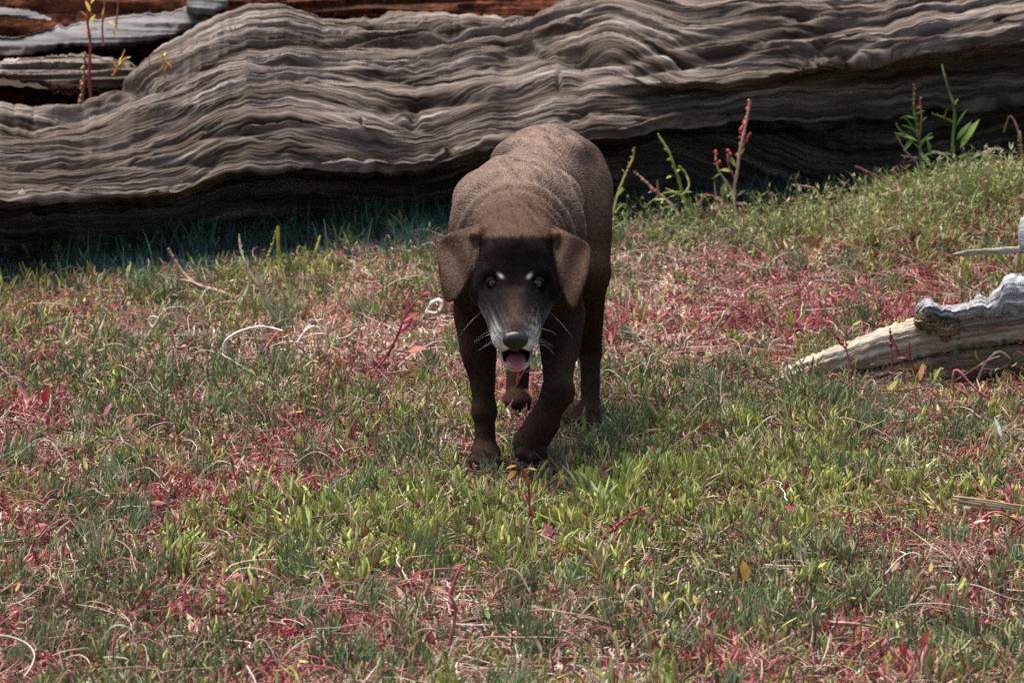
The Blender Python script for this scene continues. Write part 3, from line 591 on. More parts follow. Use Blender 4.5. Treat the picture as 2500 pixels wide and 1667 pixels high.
for s in (-1, 1):                                                             # blade tips, hip bones
    fd.cone((.012+s*.034, .075, .505), (.010+s*.060, .01, .455), .016, .022, .02)
    fd.cone((.060+s*.055, .40, .500), (.062+s*.070, .46, .480), .020, .024, .02)
# --- neck with loose skin folds
lim((.008, .02, .415), (.006, -.15, .395), .084, .070, .03, .014, (0, 1, .1))
fd.cone((.006, -.02, .36), (.006, -.16, .365), .085, .06, .03)
def fold(c, n, R, r, k=.012, squash=1.0):
    """part ring of loose skin: torus about c with axis n"""
    c = np.array(c, float); n = np.array(n, float); n /= np.linalg.norm(n)
    def fn(X, Y, Z):
        p = [X-c[0], Y-c[1], (Z-c[2])/squash]; h = p[0]*n[0]+p[1]*n[1]+p[2]*n[2]
        q = np.sqrt(np.maximum(p[0]**2+p[1]**2+p[2]**2-h*h, 0)); return np.sqrt((q-R)**2+h*h)-r
    fd.add(fn, c-R-r-.01, c+R+r+.01, k)
fold((.010, .016, .398), (.05, 1, .18), .094, .019, .018)
fold((.005, -.046, .398), (-.06, 1, .27), .083, .014, .018)
fold((.010, -.085, .396), (.10, 1, .22), .073, .009, .014)
fold((.006, -.118, .397), (-.05, 1, .33), .066, .008, .012)
# --- fore leg, planted
lim((-.054, -.045, .335), (-.058, .025, .255), .046, .038, .03, .010, (0, .1, -1))
lim((-.058, .02, .265), (-.0475, .0, .095), .034, .0165, .02, .008)
lim((-.0475, .0, .10), (-.0455, -.012, .035), .0175, .0170, .012, .007)
fd.ell((-.0475, -.003, .093), (.0195, .0200, .018), .010); fd.ell((-.063, .010, .215), (.024, .030, .05), .02); fd.ell((-.058, .050, .262), (.018, .022, .022), .015)
fd.ell((-.046, -.022, .022), (.027, .036, .022), .012)
for i, dx in enumerate((-.019, -.0065, .0065, .019)):
    fd.ell((-.046+dx, -.050+(.006 if abs(dx) > .01 else 0), .014), (.0085, .015, .012), .004)
# --- fore leg, lifted with the wrist folded and the paw swung inward
lim((.066, -.05, .335), (.080, -.01, .255), .046, .040, .03, .010, (0, .1, -1))
lim((.080, -.015, .265), (.0775, -.120, .160), .038, .0230, .02, .008)
fd.ell((.0775, -.128, .148), (.0255, .026, .027), .012); fd.ell((.088, -.045, .215), (.024, .030, .045), .02); fd.ell((.086, .02, .262), (.018, .022, .022), .015)
lim((.0775, -.125, .148), (.050, -.112, .090), .0240, .0225, .010, .007)
lim((.052, -.115, .092), (.032, -.108, .060), .026, .029, .012, .006)
for t in (((.012, -.118, .058), .0115), ((.017, -.128, .043), .0125), ((.034, -.132, .037), .0125), ((.050, -.124, .043), .0115)):
    fd.ell(t[0], (t[1],)*3, .006)
fd.ell((.030, -.10, .045), (.022, .018, .016), .01)
# --- hind leg on the picture's right, standing
lim((.104, .44, .420), (.124, .355, .290), .076, .050, .03, .012, (0, .25, -1))
fd.ell((.116, .42, .35), (.054, .095, .115), .025)
lim((.124, .355, .285), (.143, .455, .125), .046, .0195, .02, .009)
fd.ell((.143, .472, .130), (.017, .018, .022), .010)
lim((.143, .460, .128), (.142, .385, .045), .0180, .0165, .010, .007)
fd.ell((.140, .365, .026), (.030, .038, .024), .012)
for i, dx in enumerate((-.024, -.008, .008, .024)):
    fd.ell((.140+dx, .333+(.007 if abs(dx) > .01 else 0), .017), (.0095, .016, .0135), .0035)
# --- hind leg pushing off behind
lim((.030, .50, .41), (.012, .44, .29), .072, .052, .035, .012, (0, .25, -1))
lim((.012, .44, .29), (.014, .60, .145), .048, .022, .02, .009)
lim((.014, .605, .148), (.010, .565, .045), .022, .0205, .012, .007)
fd.ell((.010, .545, .022), (.027, .036, .021), .012)
# --- tail, low
lim((.085, .585, .44), (.100, .70, .33), .030, .016, .03, .016)
# --- head
hx = .0065
def Hp(px, py, y): return P(px, py, y)
fd.ell(Hp(1258, 640, -.195), (.0705, .080, .066), .02)                        # skull
fd.ell(Hp(1258, 607, -.165), (.060, .07, .045), .02)                          # crown
for s in (-1, 1):
    fd.ell(Hp(1258+s*66, 697, -.205), (.034, .055, .040), .02)                # cheeks
    fd.ell(Hp(1258+s*38, 664, -.255), (.022, .017, .014), .016)               # brows
    fd.cone(Hp(1258+s*30, 748, -.262), Hp(1258+s*21, 823, -.345), .034, .0245, .018)   # flews
    fd.ell(Hp(1258+s*42, 742, -.25), (.026, .03, .03), .015)
fd.cone(Hp(1258, 700, -.262), Hp(1258, 806, -.352), .033, .0205, .02)         # bridge
FLOW.append((Hp(1258, 806, -.35), Hp(1258, 700, -.26), .05, .0035, Hp(1258, 690, -.25)-Hp(1258, 815, -.35)))
FLOW.append((Hp(1258, 690, -.26), Hp(1258, 600, -.19), .08, .006, A3(0, .8, .6)))
for s in (-1, 1):
    FLOW.append((Hp(1258+s*45, 760, -.27), Hp(1258+s*70, 700, -.20), .04, .0055, A3(s*.35, 1, .1)))
    FLOW.append((Hp(1258+s*25, 835, -.34), Hp(1258+s*50, 780, -.27), .03, .0035, A3(s*.3, 1, -.1)))
# open mouth: the lower jaw is a bowl
fd.cone(Hp(1259, 800, -.235), Hp(1259, 868, -.300), .036, .026, .012)
fd.ell(Hp(1260, 869, -.318), (.0255, .030, .0245), .008)
fd.ell(Hp(1260, 864, -.335), (.0205, .050, .0165), .004, sub=True)
fd.ell(Hp(1260, 872, -.345), (.0190, .030, .0150), .004, sub=True)
# nose seat
fd.ell(Hp(1258, 826, -.362), (.0185, .012, .014), .008)
# furrow of the forehead, eye sockets
fd.cone(Hp(1258, 690, -.300), Hp(1258, 610, -.278), .008, .006, .02, sub=True)
EYES = [Hp(1205, 692, -.258), Hp(1311, 692, -.258)]
def surf_y(x, z):
    """front surface depth of the field along the line (x, *, z)"""
    i = int(round((x-fd.lo[0])/fd.h)); k = int(round((z-fd.lo[2])/fd.h)); col = fd.v[i, :, k]
    j = int(np.argmax(col < 0)); t = col[j-1]/(col[j-1]-col[j]); return fd.lo[1]+fd.h*(j-1+t)
for i, (a, b) in enumerate(((1205, 692), (1311, 692))):
    y = -.258
    for _ in range(6):
        p = Hp(a, b, y); y = surf_y(p[0], p[2])
    EYES[i] = Hp(a, b, y)
for e in EYES:
    fd.ell(e+A3(0, .0085, 0), (.0116, .0125, .0106), .002, sub=True)
# --- ears: hanging flaps, folded at the top
def poly_sdf(U, W, pts):
    d = np.full(np.broadcast(U, W).shape, 1e9); inside = np.zeros(d.shape, bool); n = len(pts)
    for i in range(n):
        a = pts[i]; b = pts[(i+1) % n]; e = b-a; w0 = U-a[0]; w1 = W-a[1]
        t = np.clip((w0*e[0]+w1*e[1])/(e@e), 0, 1); d = np.minimum(d, (w0-e[0]*t)**2+(w1-e[1]*t)**2)
        c = ((a[1] > W) != (b[1] > W)) & (U < (b[0]-a[0])*(W-a[1])/(b[1]-a[1]+1e-12)+a[0]); inside ^= c
    d = np.sqrt(d); return np.where(inside, -d, d)
EAR_L = [(1200, 553), (1165, 555), (1132, 561), (1098, 573), (1069, 589), (1064, 618), (1071, 663), (1080, 712), (1087, 735), (1107, 733), (1135, 700), (1149, 663), (1167, 618), (1192, 580)]
EAR_R = [(1320, 553), (1345, 556), (1368, 562), (1410, 581), (1444, 605), (1443, 631), (1433, 679), (1419, 712), (1403, 748), (1387, 742), (1374, 706), (1365, 663), (1352, 615), (1333, 580)]
EARBOX = []
def chaikin(p, it=2):
    p = np.array(p, float)
    for _ in range(it): n_ = np.roll(p, -1, 0); p = np.stack([p*.75+n_*.25, p*.25+n_*.75], 1).reshape(-1, 2)
    return p
for pts, s in ((EAR_L, -1), (EAR_R, 1)):
    pts0 = pts; pts = chaikin(pts)
    pw = np.array([Hp(x, y, -.215)[[0, 2]] for x, y in pts]); root = Hp(*pts0[0], -.215)[[0, 2]]
    cx = pw[:, 0].mean(); lo = A3(pw[:, 0].min(), -.30, pw[:, 1].min()); hi = A3(pw[:, 0].max(), -.12, pw[:, 1].max())
    def fn(X, Y, Z, pw=pw, s=s, root=root):
        d2 = poly_sdf(X+0*Z, Z+0*X, pw)+.003
        out = s*(X-root[0]); dn = root[1]-Z
        yc = -.186-.016*sstep(.0, .05, out)-.014*np.sin(np.clip(out/.085, 0, 1)*math.pi)*sstep(0, .09, dn)-.030*sstep(.01, .12, dn)+.018*sstep(.02, -.01, dn)+.018*sstep(.03, .09, out) \
            + .0065*np.sin(out*95+dn*40)*sstep(.01, .05, dn)
        return np.sqrt(np.maximum(d2, 0)**2+np.maximum(np.abs(Y-yc)-.0012, 0)**2)-.0030+np.minimum(np.maximum(d2, np.abs(Y-yc)-.0012), 0)
    fd.add(fn, lo, hi, .006)
    fd.cone(Hp(1258+s*62, 566, -.185), Hp(1258+s*100, 572, -.212), .017, .0065, .014)
    EARBOX.append((pw, s)); a = Hp(1258+s*75, 565, -.21); b = Hp(1258+s*160, 735, -.21)
    FLOW.append((Hp(1258+s*115, 585, -.215), Hp(1258+s*160, 720, -.20), .035, .0055, A3(s*.55, 0, -1)))

BV, BF = fd.mesh(2); BN = vnormals(BV, BF)
if np.mean(np.sum((BV-BV.mean(0))*BN, 1)) < 0: BF = BF[:, ::-1]; BN = -BN
# coat colour and fur length per vertex
def seg_d(V, a, b):
    ba = b-a; t = np.clip(((V-a)@ba)/(ba@ba), 0, 1); return np.linalg.norm(V-a-t[:, None]*ba, axis=1)
wsum = np.zeros(len(BV)); fdir = np.zeros_like(BV); flen = np.zeros(len(BV))
for a, b, r, L, d in FLOW:
    w = np.exp(-np.maximum(seg_d(BV, a, b)-r*.6, 0)/.012)+1e-9; wsum += w; fdir += w[:, None]*d/np.linalg.norm(d); flen += w*L
flen /= wsum; flen = np.minimum(flen*.58, .0080)
fdir -= BN*np.sum(fdir*BN, 1)[:, None]; fdir /= np.maximum(np.linalg.norm(fdir, axis=1), 1e-6)[:, None]
BASE = np.array([.095, .052, .033]); c = np.tile(BASE, (len(BV), 1))
def blob(ctr, r): return np.exp(-np.sum(((BV-ctr)/np.array(r))**2, 1))
def blend(w, col):
    global c
    w = np.clip(w, 0, 1)[:, None]; c = c*(1-w)+np.array(col)*w
nz = noise2(BV[:, 0]*40+BV[:, 1]*13, BV[:, 2]*40+BV[:, 1]*31, 2); nz2 = noise2(BV[:, 0]*210+BV[:, 1]*60, BV[:, 2]*210-BV[:, 1]*90, 5)
torso = sstep(-.16, -.02, BV[:, 1])*sstep(.34, .47, BV[:, 2])
blend(torso*(.75+.3*nz), (.265, .178, .132))                                  # bleached back, with overhead light and sky sheen painted into its colour
brow = Hp(1258, 577, -.24); hd = (BV-brow)@np.array((0, -.15, -.99))
face = sstep(-.004, .006, hd+.004*nz2)*sstep(-.145, -.175, BV[:, 1])*np.exp(-((BV[:, 0]-hx)/.085)**6)
ears = np.zeros(len(BV))
for pw, s in EARBOX:
    d2 = poly_sdf(BV[:, 0], BV[:, 2], pw); ears = np.maximum(ears, sstep(.006, -.004, d2)*sstep(-.145, -.165, BV[:, 1])*(s*(BV[:, 0]-hx) > .060))
legs = sstep(.32, .22, BV[:, 2]); blend(np.maximum(legs, sstep(.02, -.06, BV[:, 1])*sstep(.43, .38, BV[:, 2]))*.8*(1-ears), (.036, .021, .015))  # legs and breast darkened: frontal shade put into the coat colour
blend(face*(1-ears)*.97, (.0060, .0042, .0038))                                  # nearly black mask: dark coat plus the face's own shade in the colour
blend(ears*.9, (.155, .092, .062))
bridge = np.maximum(blob(Hp(1258, 785, -.34), (.0165, .06, .020)), .8*blob(Hp(1258, 755, -.32), (.013, .06, .022))); blend(bridge*.80*(1-.45*nz2), (.105, .060, .048))
muz = np.maximum(blob(Hp(1208, 812, -.36), (.015, .05, .024)), blob(Hp(1308, 812, -.36), (.015, .05, .024)))
low = np.maximum(blob(Hp(1226, 843, -.36), (.020, .05, .017)), blob(Hp(1292, 843, -.36), (.020, .05, .017)))
chin = blob(Hp(1260, 893, -.33), (.034, .035, .016))
blend(.60*muz*(.5+1.1*nz2), (.40, .36, .34)); blend(1.5*low*(.80+.55*nz2), (.75, .71, .68)); blend(1.5*chin*(.85+.3*nz2), (.75, .71, .68))
side = np.maximum(blob(Hp(1180, 772, -.26), (.014, .04, .014)), blob(Hp(1338, 772, -.26), (.014, .04, .014))); blend(side*(.4+.6*nz2), (.34, .31, .29))
for a, b in ((1222, 671), (1293, 672)):
    q = Hp(a, b, -.27); sg = 1 if a > 1258 else -1; t_ = (BV[:, 0]-q[0])*sg*.45; blend(1.5*np.exp(-((BV[:, 0]-q[0])/.0038)**2-((BV[:, 2]-q[2]-t_)/.0026)**2)*(BV[:, 1] < -.2), (.52, .48, .41))
mouth = np.zeros(len(BV))
cv = Hp(1260, 866, -.335); q = (BV-cv)/np.array((.0232, .055, .0200)); mouth = sstep(1.06, .96, np.linalg.norm(q, axis=1))*(BV[:, 1] < -.28)
q = (BV-Hp(1260, 872, -.345))/np.array((.0215, .033, .0178)); mouth = np.maximum(mouth, sstep(1.06, .96, np.linalg.norm(q, axis=1))*(BV[:, 1] < -.28))
blend(mouth, (.055, .014, .014)); flen = flen*(1-mouth)
for e in EYES:
    d = np.linalg.norm((BV-e)*np.array((.75, .8, 1)), axis=1); w = sstep(.015, .009, d); blend(w, (.006, .004, .004)); flen *= 1-.85*w
d = np.linalg.norm(BV-Hp(1258, 829, -.366), axis=1); flen *= sstep(.018, .026, d)
paw = sstep(.045, .02, BV[:, 2]); flen *= 1-.45*paw

dog = empty('dog', (.03, .15, 0.0), 'chocolate brown dog with floppy ears and greying muzzle walking with one forepaw lifted', 'dog')
m_skin, nt, b = mat_new('dog_coat_skin')
a = N(nt, 'ShaderNodeAttribute', attribute_name='col'); tc = N(nt, 'ShaderNodeTexCoord')
nzs = tex_noise(nt, mapping(nt, tc.outputs['Object'], (1, .3, .6)), 260, 4)
cc = mix(nt, 1.0, a.outputs['Color'], ramp(nt, nzs, [(.3, (.55,)*3), (.7, (1.35,)*3)]), 'MULTIPLY')
nt.links.new(cc, b.inputs['Base Color']); b.inputs['Roughness'].default_value = .8; b.inputs['Specular IOR Level'].default_value = .04
bp = N(nt, 'ShaderNodeBump'); bp.inputs['Strength'].default_value = .5; bp.inputs['Distance'].default_value = .002
nt.links.new(nzs, bp.inputs['Height']); nt.links.new(bp.outputs[0], b.inputs['Normal'])
body = np_mesh('body', BV, BF, m_skin, dog, attrs={'col': ('FLOAT_COLOR', 'POINT', np.concatenate([c, np.ones((len(c), 1))], 1))})

# fur: short lying strands over the whole coat
m_fur, nt, b = mat_new('dog_fur')
a = N(nt, 'ShaderNodeAttribute', attribute_name='col')
nt.links.new(a.outputs['Color'], b.inputs['Base Color']); b.inputs['Roughness'].default_value = .36
mr = N(nt, 'ShaderNodeMapRange'); mr.inputs[2].default_value = .22; mr.inputs[3].default_value = .04; mr.inputs[4].default_value = .32      # paler hair is glossier, so the back shows most sheen
nt.links.new(a.outputs['Fac'], mr.inputs[0]); nt.links.new(mr.outputs[0], b.inputs['Specular IOR Level'])
T = np.concatenate([BF[:, [0, 1, 2]], BF[:, [0, 2, 3]]])
ar = np.linalg.norm(np.cross(BV[T[:, 1]]-BV[T[:, 0]], BV[T[:, 2]]-BV[T[:, 0]]), axis=1)
tl = flen[T].mean(1); wgt = ar*np.where(tl > .0012, 1, 0)*(1+1.3*(BV[T[:, 0], 1] < -.15))*np.where(BV[T[:, 0], 1] > .6, .3, 1)
NF = 460000; ti = RNG.choice(len(T), NF, p=wgt/wgt.sum()); r1 = np.sqrt(RNG.random(NF)); r2 = RNG.random(NF)
bw = np.stack([1-r1, r1*(1-r2), r1*r2], 1)[:, :, None]
def itp(A): return (A[T[ti]]*(bw if A.ndim == 2 else bw[:, :, 0])).sum(1)
p0 = itp(BV); nn = itp(BN); nn /= np.linalg.norm(nn, axis=1)[:, None]; dd = itp(fdir); LL = itp(flen); fc = itp(c)
side_v = np.cross(nn, dd)
clump = noise2(p0[:, 0]*75+p0[:, 1]*40, p0[:, 2]*75-p0[:, 1]*55, 7); cl2 = noise2(p0[:, 0]*190, p0[:, 1]*150+p0[:, 2]*190, 8)
dd = dd+side_v*(.38*clump+.30*cl2+.16*RNG.normal(size=NF))[:, None]; dd /= np.linalg.norm(dd, axis=1)[:, None]
lift = np.clip(.26+.12*cl2+.10*RNG.normal(size=NF), .06, .7)
LL = LL*(.75+.5*RNG.random(NF))
t = np.array([0, .4, .75, 1.0])
pts = p0[:, None]+LL[:, None, None]*(dd[:, None]*t[None, :, None]*np.cos(lift)[:, None, None]+nn[:, None]*(np.sin(lift)[:, None]*(t-.45*t*t))[:, :, None])
rad = np.array([.00021, .00020, .00014, .00004])[None]*(.8+.5*RNG.random((NF, 1)))*np.clip(LL[:, None]/.008, .6, 1.3)
streak = noise2((p0*side_v).sum(1)*300, (p0*itp(fdir)).sum(1)*75, 9); lum = .92+.08*RNG.random((NF, 1))+.18*cl2[:, None]+.28*clump[:, None]+.50*streak[:, None]; fcol = np.clip(fc*np.clip(lum, .3, 1.7), .002, 1)
np_curves('fur', pts, rad, fcol, m_fur, dog)

# eyes
m_eye, nt, b = mat_new('dog_eye')
tc = N(nt, 'ShaderNodeTexCoord'); sx = N(nt, 'ShaderNodeSeparateXYZ'); nt.links.new(tc.outputs['Object'], sx.inputs[0])
cmb = N(nt, 'ShaderNodeCombineXYZ'); nt.links.new(sx.outputs[0], cmb.inputs[0]); nt.links.new(sx.outputs[2], cmb.inputs[2])
ln = N(nt, 'ShaderNodeVectorMath', operation='LENGTH'); nt.links.new(cmb.outputs[0], ln.inputs[0])
ml = N(nt, 'ShaderNodeMath', operation='MULTIPLY'); ml.inputs[1].default_value = 100; nt.links.new(ln.outputs['Value'], ml.inputs[0])
ec = ramp(nt, ml.outputs[0], [(.0, (.003,)*3), (.43, (.003,)*3), (.49, (.095, .036, .009)), (.70, (.20, .078, .019)), (.78, (.012, .008, .006)), (.9, (.03, .022, .02))])
nt.links.new(ec, b.inputs['Base Color']); b.inputs['Roughness'].default_value = .04; b.inputs['Specular IOR Level'].default_value = .7
b.inputs['Coat Weight'].default_value = .4; b.inputs['Coat Roughness'].default_value = .02
def uv_sphere(r, nu=24, nv=16, sc3=(1, 1, 1)):
    bm = bmesh.new(); bmesh.ops.create_uvsphere(bm, u_segments=nu, v_segments=nv, radius=r)
    for v in bm.verts: v.co = Vector(v.co[i]*sc3[i] for i in range(3))
    for f in bm.faces: f.smooth = True
    return bm
m_lid = plain('dog_eyelid', (.0062, .0044, .0040), .85, .06)
for e, sd in zip(EYES, (-1, 1)):
    bm = uv_sphere(.0098); me = bpy.data.meshes.new('eye'); bm.to_mesh(me); bm.free(); me.materials.append(m_eye)
    ec_ = e+A3(0, .0082, 0); o = link(bpy.data.objects.new('eye', me), dog); o.location = Vector(ec_)-dog.location
    fl = Field(ec_-.019, ec_+.019, .0008)                                       # lids: a thin shell with an almond opening
    fl.ell(ec_+A3(0, .0006, 0), (.0128, .0116, .0116), .002)
    fl.ell(ec_+A3(-sd*.0002, -.012, -.0011), (.0087, .016, .0064), .0012, rot=Matrix.Rotation(math.radians(-sd*7), 3, 'Y').to_quaternion(), sub=True)
    fl.ell(ec_, (.0097, .0097, .0097), .0008, sub=True)
    LV, LF = fl.mesh(2); keep = LV[LF].mean(1)[:, 1] < ec_[1]+.006; LF = LF[keep]
    np_mesh('eyelid', LV, LF, m_lid, o)
# nose with nostrils
nc = Hp(1258, 829, -.372)
fn_ = Field(nc-.034, nc+.034, .0009)
fn_.ell(nc+A3(0, .004, .002), (.0195, .0135, .0135), .006); fn_.ell(nc+A3(0, .008, -.008), (.0135, .010, .013), .008)
for s in (-1, 1):
    fn_.ell(nc+A3(s*.012, .003, -.001), (.0088, .011, .0100), .004)
    fn_.cone(nc+A3(s*.0075, -.013, -.0015), nc+A3(s*.0165, -.006, -.0055), .0034, .0018, .003, sub=True)
fn_.cone(nc+A3(0, -.0115, -.001), nc+A3(0, -.006, -.017), .0009, .0009, .002, sub=True)
NV, NFc = fn_.mesh(2)
if np.mean(np.sum((NV-NV.mean(0))*vnormals(NV, NFc), 1)) < 0: NFc = NFc[:, ::-1]
m_nose, nt, b = mat_new('dog_nose'); tc = N(nt, 'ShaderNodeTexCoord')
vo = N(nt, 'ShaderNodeTexVoronoi'); vo.inputs['Scale'].default_value = 700; nt.links.new(tc.outputs['Object'], vo.inputs['Vector'])
nt.links.new(ramp(nt, vo.outputs[0], [(.0, (.018, .013, .013)), (.8, (.009, .007, .007))]), b.inputs['Base Color'])
b.inputs['Roughness'].default_value = .38; b.inputs['Specular IOR Level'].default_value = .6
bp = N(nt, 'ShaderNodeBump'); bp.inputs['Strength'].default_value = .35; bp.inputs['Distance'].default_value = .0006
nt.links.new(vo.outputs[0], bp.inputs['Height']); nt.links.new(bp.outputs[0], b.inputs['Normal'])
np_mesh('nose', NV, NFc, m_nose, dog)
# tongue with a middle groove
tcn = Hp(1260, 880, -.335)
ft = Field(tcn-.05, tcn+.05, .0012)
ft.ell(tcn+A3(0, .010, -.001), (.0178, .036, .0085), .004, rot=Matrix.Rotation(math.radians(14), 3, 'X').to_quaternion())
ft.cone(tcn+A3(0, -.03, .0095), tcn+A3(0, .03, .016), .0022, .0022, .006, sub=True)
TV, TF = ft.mesh(2)
if np.mean(np.sum((TV-TV.mean(0))*vnormals(TV, TF), 1)) < 0: TF = TF[:, ::-1]
m_tongue, nt, b = mat_new('dog_tongue'); tc = N(nt, 'ShaderNodeTexCoord'); tn = tex_noise(nt, tc.outputs['Object'], 500, 3)
nt.links.new(ramp(nt, tn, [(.3, (.38, .11, .11)), (.7, (.52, .19, .19))]), b.inputs['Base Color']); b.inputs['Roughness'].default_value = .35
b.inputs['Subsurface Weight'].default_value = .15; b.inputs['Subsurface Radius'].default_value = (.006, .002, .002)
np_mesh('tongue', TV, TF, m_tongue, dog)
# claws
m_claw = plain('dog_claw', (.09, .085, .085), .4)
def claw(p, d, L=.012, r=.0032):
    p = np.array(p, float); d = np.array(d, float); d /= np.linalg.norm(d); s_ = np.cross(d, (0, 0, 1)); s_ /= np.linalg.norm(s_); u_ = np.cross(s_, d)
    V = []; 
    for t_, rr in ((0, 1), (.4, .8), (.75, .5), (1, .12)):
        for k in range(6):
            a_ = k*math.pi/3; V.append(p+d*L*t_-np.array((0, 0, 1))*L*.35*t_*t_+r*rr*(s_*math.cos(a_)+u_*math.sin(a_)))
    F = [(i*6+k, i*6+(k+1) % 6, i*6+6+(k+1) % 6, i*6+6+k) for i in range(3) for k in range(6)]
    np_mesh('claw', V, F, m_claw, dog)
for dx in (-.024, -.008, .008, .024): claw((.140+dx, .319+(.006 if abs(dx) > .01 else 0), .017), (dx*2, -1, -.15))
for dx in (-.019, -.0065, .0065, .019): claw((-.046+dx, -.063+(.005 if abs(dx) > .01 else 0), .012), (dx*2, -1, -.2), .010)
for q in ((.003, -.125, .055), (.010, -.138, .036), (.034, -.143, .030)): claw(q, (-.45, -.5, -.6), .007)
# whiskers
wp = []
for s in (-1, 1):
    for i in range(6):
        a = Hp(1258+s*(34+14*random.random()), 800+38*random.random(), -.335+.02*random.random())
        d = A3(s*(1+.3*random.random()), -.1+.5*random.random(), -.7*random.random()+.1); d /= np.linalg.norm(d); L = .022+.022*random.random()
        wp.append([a+d*L*t_+A3(0, .2, -.35)*L*t_*t_ for t_ in (0, .35, .7, 1)])
    a = Hp(1258+s*84, 762, -.24)
    for i in range(2):
        d = A3(s*.8, -.35, -.55); L = .035+.012*i; wp.append([a+A3(0, -.004, 0)+d*L*t_+A3(0, .1, -.3)*L*t_*t_ for t_ in (0, .35, .7, 1)])
wp = np.array(wp); m_wh = attr_mat('dog_whisker', .4, .5)
np_curves('whiskers', wp, np.tile(np.array([.00014, .00013, .0001, .00005]), (len(wp), 1)), np.full((len(wp), 3), .55), m_wh, dog)
# ================================================================== driftwood pieces, sticks and standing plants
def wood_body(name, top_l, bot_l, yc, hd, mat, parent, n=120, m=44, amp=.006, lam=.022, seed=0, power=.75, jag=2.0, ends=(1, 1), zshift=0.0):
    """closed, rounded piece of wood whose silhouette runs between two edges; hd half depth in metres"""
    tx, ty = zip(*top_l); bx_, by_ = zip(*bot_l); x = np.linspace(max(tx[0], bx_[0]), min(tx[-1], bx_[-1]), n)
    t_ = np.interp(x, tx, ty)+jag*noise2(x/16, 0*x, seed+1)+.6*jag*noise2(x/5, 0*x, seed+2); b_ = np.interp(x, bx_, by_)+jag*noise2(x/20, 0*x, seed+3)+.5*jag*noise2(x/6, 0*x, seed+4)
    b_ = np.maximum(b_, t_+2); th = np.linspace(0, 2*np.pi, m, endpoint=False)
    cs = np.sign(np.cos(th))*np.abs(np.cos(th))**power; sn = np.sign(np.sin(th))*np.abs(np.sin(th))**power
    c_ = (t_+b_)/2; hh = (b_-t_)/2; yy = yc if np.ndim(yc) else np.full(n, float(yc)); hdv = np.full(n, float(hd))
    q = np.linspace(0, 1, n); tap = np.minimum(1, np.minimum(q/.05+.25 if ends[0] else 1, (1-q)/.05+.25 if ends[1] else 1)); hdv = hdv*tap
    V = P(x[:, None]+0*th, c_[:, None]-hh[:, None]*sn[None], yy[:, None]-hdv[:, None]*cs[None])
    Gr = np.stack([V[..., 0], (V[..., 2]-V[..., 2].mean(1, keepdims=True))+.6*(V[..., 1]-yy[:, None]), 0*V[..., 0]], -1)
    dn = np.stack([0*V[..., 0], -cs[None]+0*V[..., 0], sn[None]+0*V[..., 0]], -1)
    dsp = amp*layers(Gr[..., 0]*2, Gr[..., 1], lam, seed+5)+.45*amp*layers(Gr[..., 0]*2, Gr[..., 1], lam*.4, seed+6)+.3*amp*noise2(Gr[..., 0]*60, Gr[..., 1]*160, seed+7)
    V = V+dn*dsp[..., None]; V[..., 2] += zshift
    q = np.arange(n*m).reshape(n, m); q2 = np.roll(q, -1, 1)
    F = np.stack([q[:-1], q2[:-1], q2[1:], q[1:]], -1).reshape(-1, 4)
    e0 = V[0].mean(0); e1 = V[-1].mean(0); VV = np.concatenate([V.reshape(-1, 3), [e0, e1]]); k0, k1 = n*m, n*m+1
    Fc = np.concatenate([np.stack([q[0], np.full(m, k0), np.full(m, k0), q2[0]], -1), np.stack([q2[-1], np.full(m, k1), np.full(m, k1), q[-1]], -1)])
    me = bpy.data.meshes.new(name); off = np.array(world_loc(parent)) if parent is not None else 0
    me.from_pydata((VV-off).tolist(), [], [tuple(f) for f in F[:, ::-1].tolist()]+[(a, b, d) for a, b, _, d in Fc.tolist()])
    at = me.attributes.new('grain', 'FLOAT_VECTOR', 'POINT'); at.data.foreach_set('vector', np.concatenate([Gr.reshape(-1, 3), Gr[0].mean(0)[None], Gr[-1].mean(0)[None]]).astype(np.float32).ravel())
    bm = bmesh.new(); bm.from_mesh(me); bmesh.ops.recalc_face_normals(bm, faces=bm.faces); bm.to_mesh(me); bm.free()
    me.polygons.foreach_set('use_smooth', np.ones(len(me.polygons), bool)); me.materials.append(mat)
    return me
def wood_obj(name, *a, parent=None, label=None, cat=None, group=None, **kw):
    me = wood_body(name, *a, parent, **kw); return link(bpy.data.objects.new(name, me), parent, label, cat, group)
m_pale = wood_mat('bleached_wood', [(.28, (.19, .135, .09)), (.44, (.41, .34, .25)), (.60, (.55, .49, .395)), (.78, (.66, .61, .52))], (.33, .26, .18), along=5, across=120, bump=.7)
m_crust = wood_mat('silvered_wood', [(.28, (.09, .085, .085)), (.45, (.34, .34, .355)), (.60, (.50, .51, .535)), (.78, (.62, .63, .66))], (.22, .20, .20), along=6, across=110, bump=.8)
m_brownw = wood_mat('broken_brown_wood', [(.25, (.10, .065, .04)), (.45, (.24, .165, .10)), (.62, (.40, .30, .20)), (.8, (.54, .44, .33))], (.10, .07, .045), along=5, across=110, bump=1.0)
dw = empty('driftwood_log', tuple(G(2200, 930)), 'bleached driftwood log with a broken silver grey crust lying in the grass', 'driftwood')
yd = .96
wood_obj('main_shaft', [(1884, 950), (1900, 925), (1925, 906), (1965, 886), (2030, 858), (2100, 830), (2180, 802), (2240, 782), (2330, 775), (2500, 752), (3000, 690)],
         [(1886, 985), (1920, 978), (1965, 962), (2050, 938), (2140, 908), (2300, 874), (2400, 856), (2500, 840), (3000, 790)], yd, .055, m_pale, parent=dw, n=220, m=70, amp=.0060, lam=.016, seed=301, jag=4, zshift=.006)
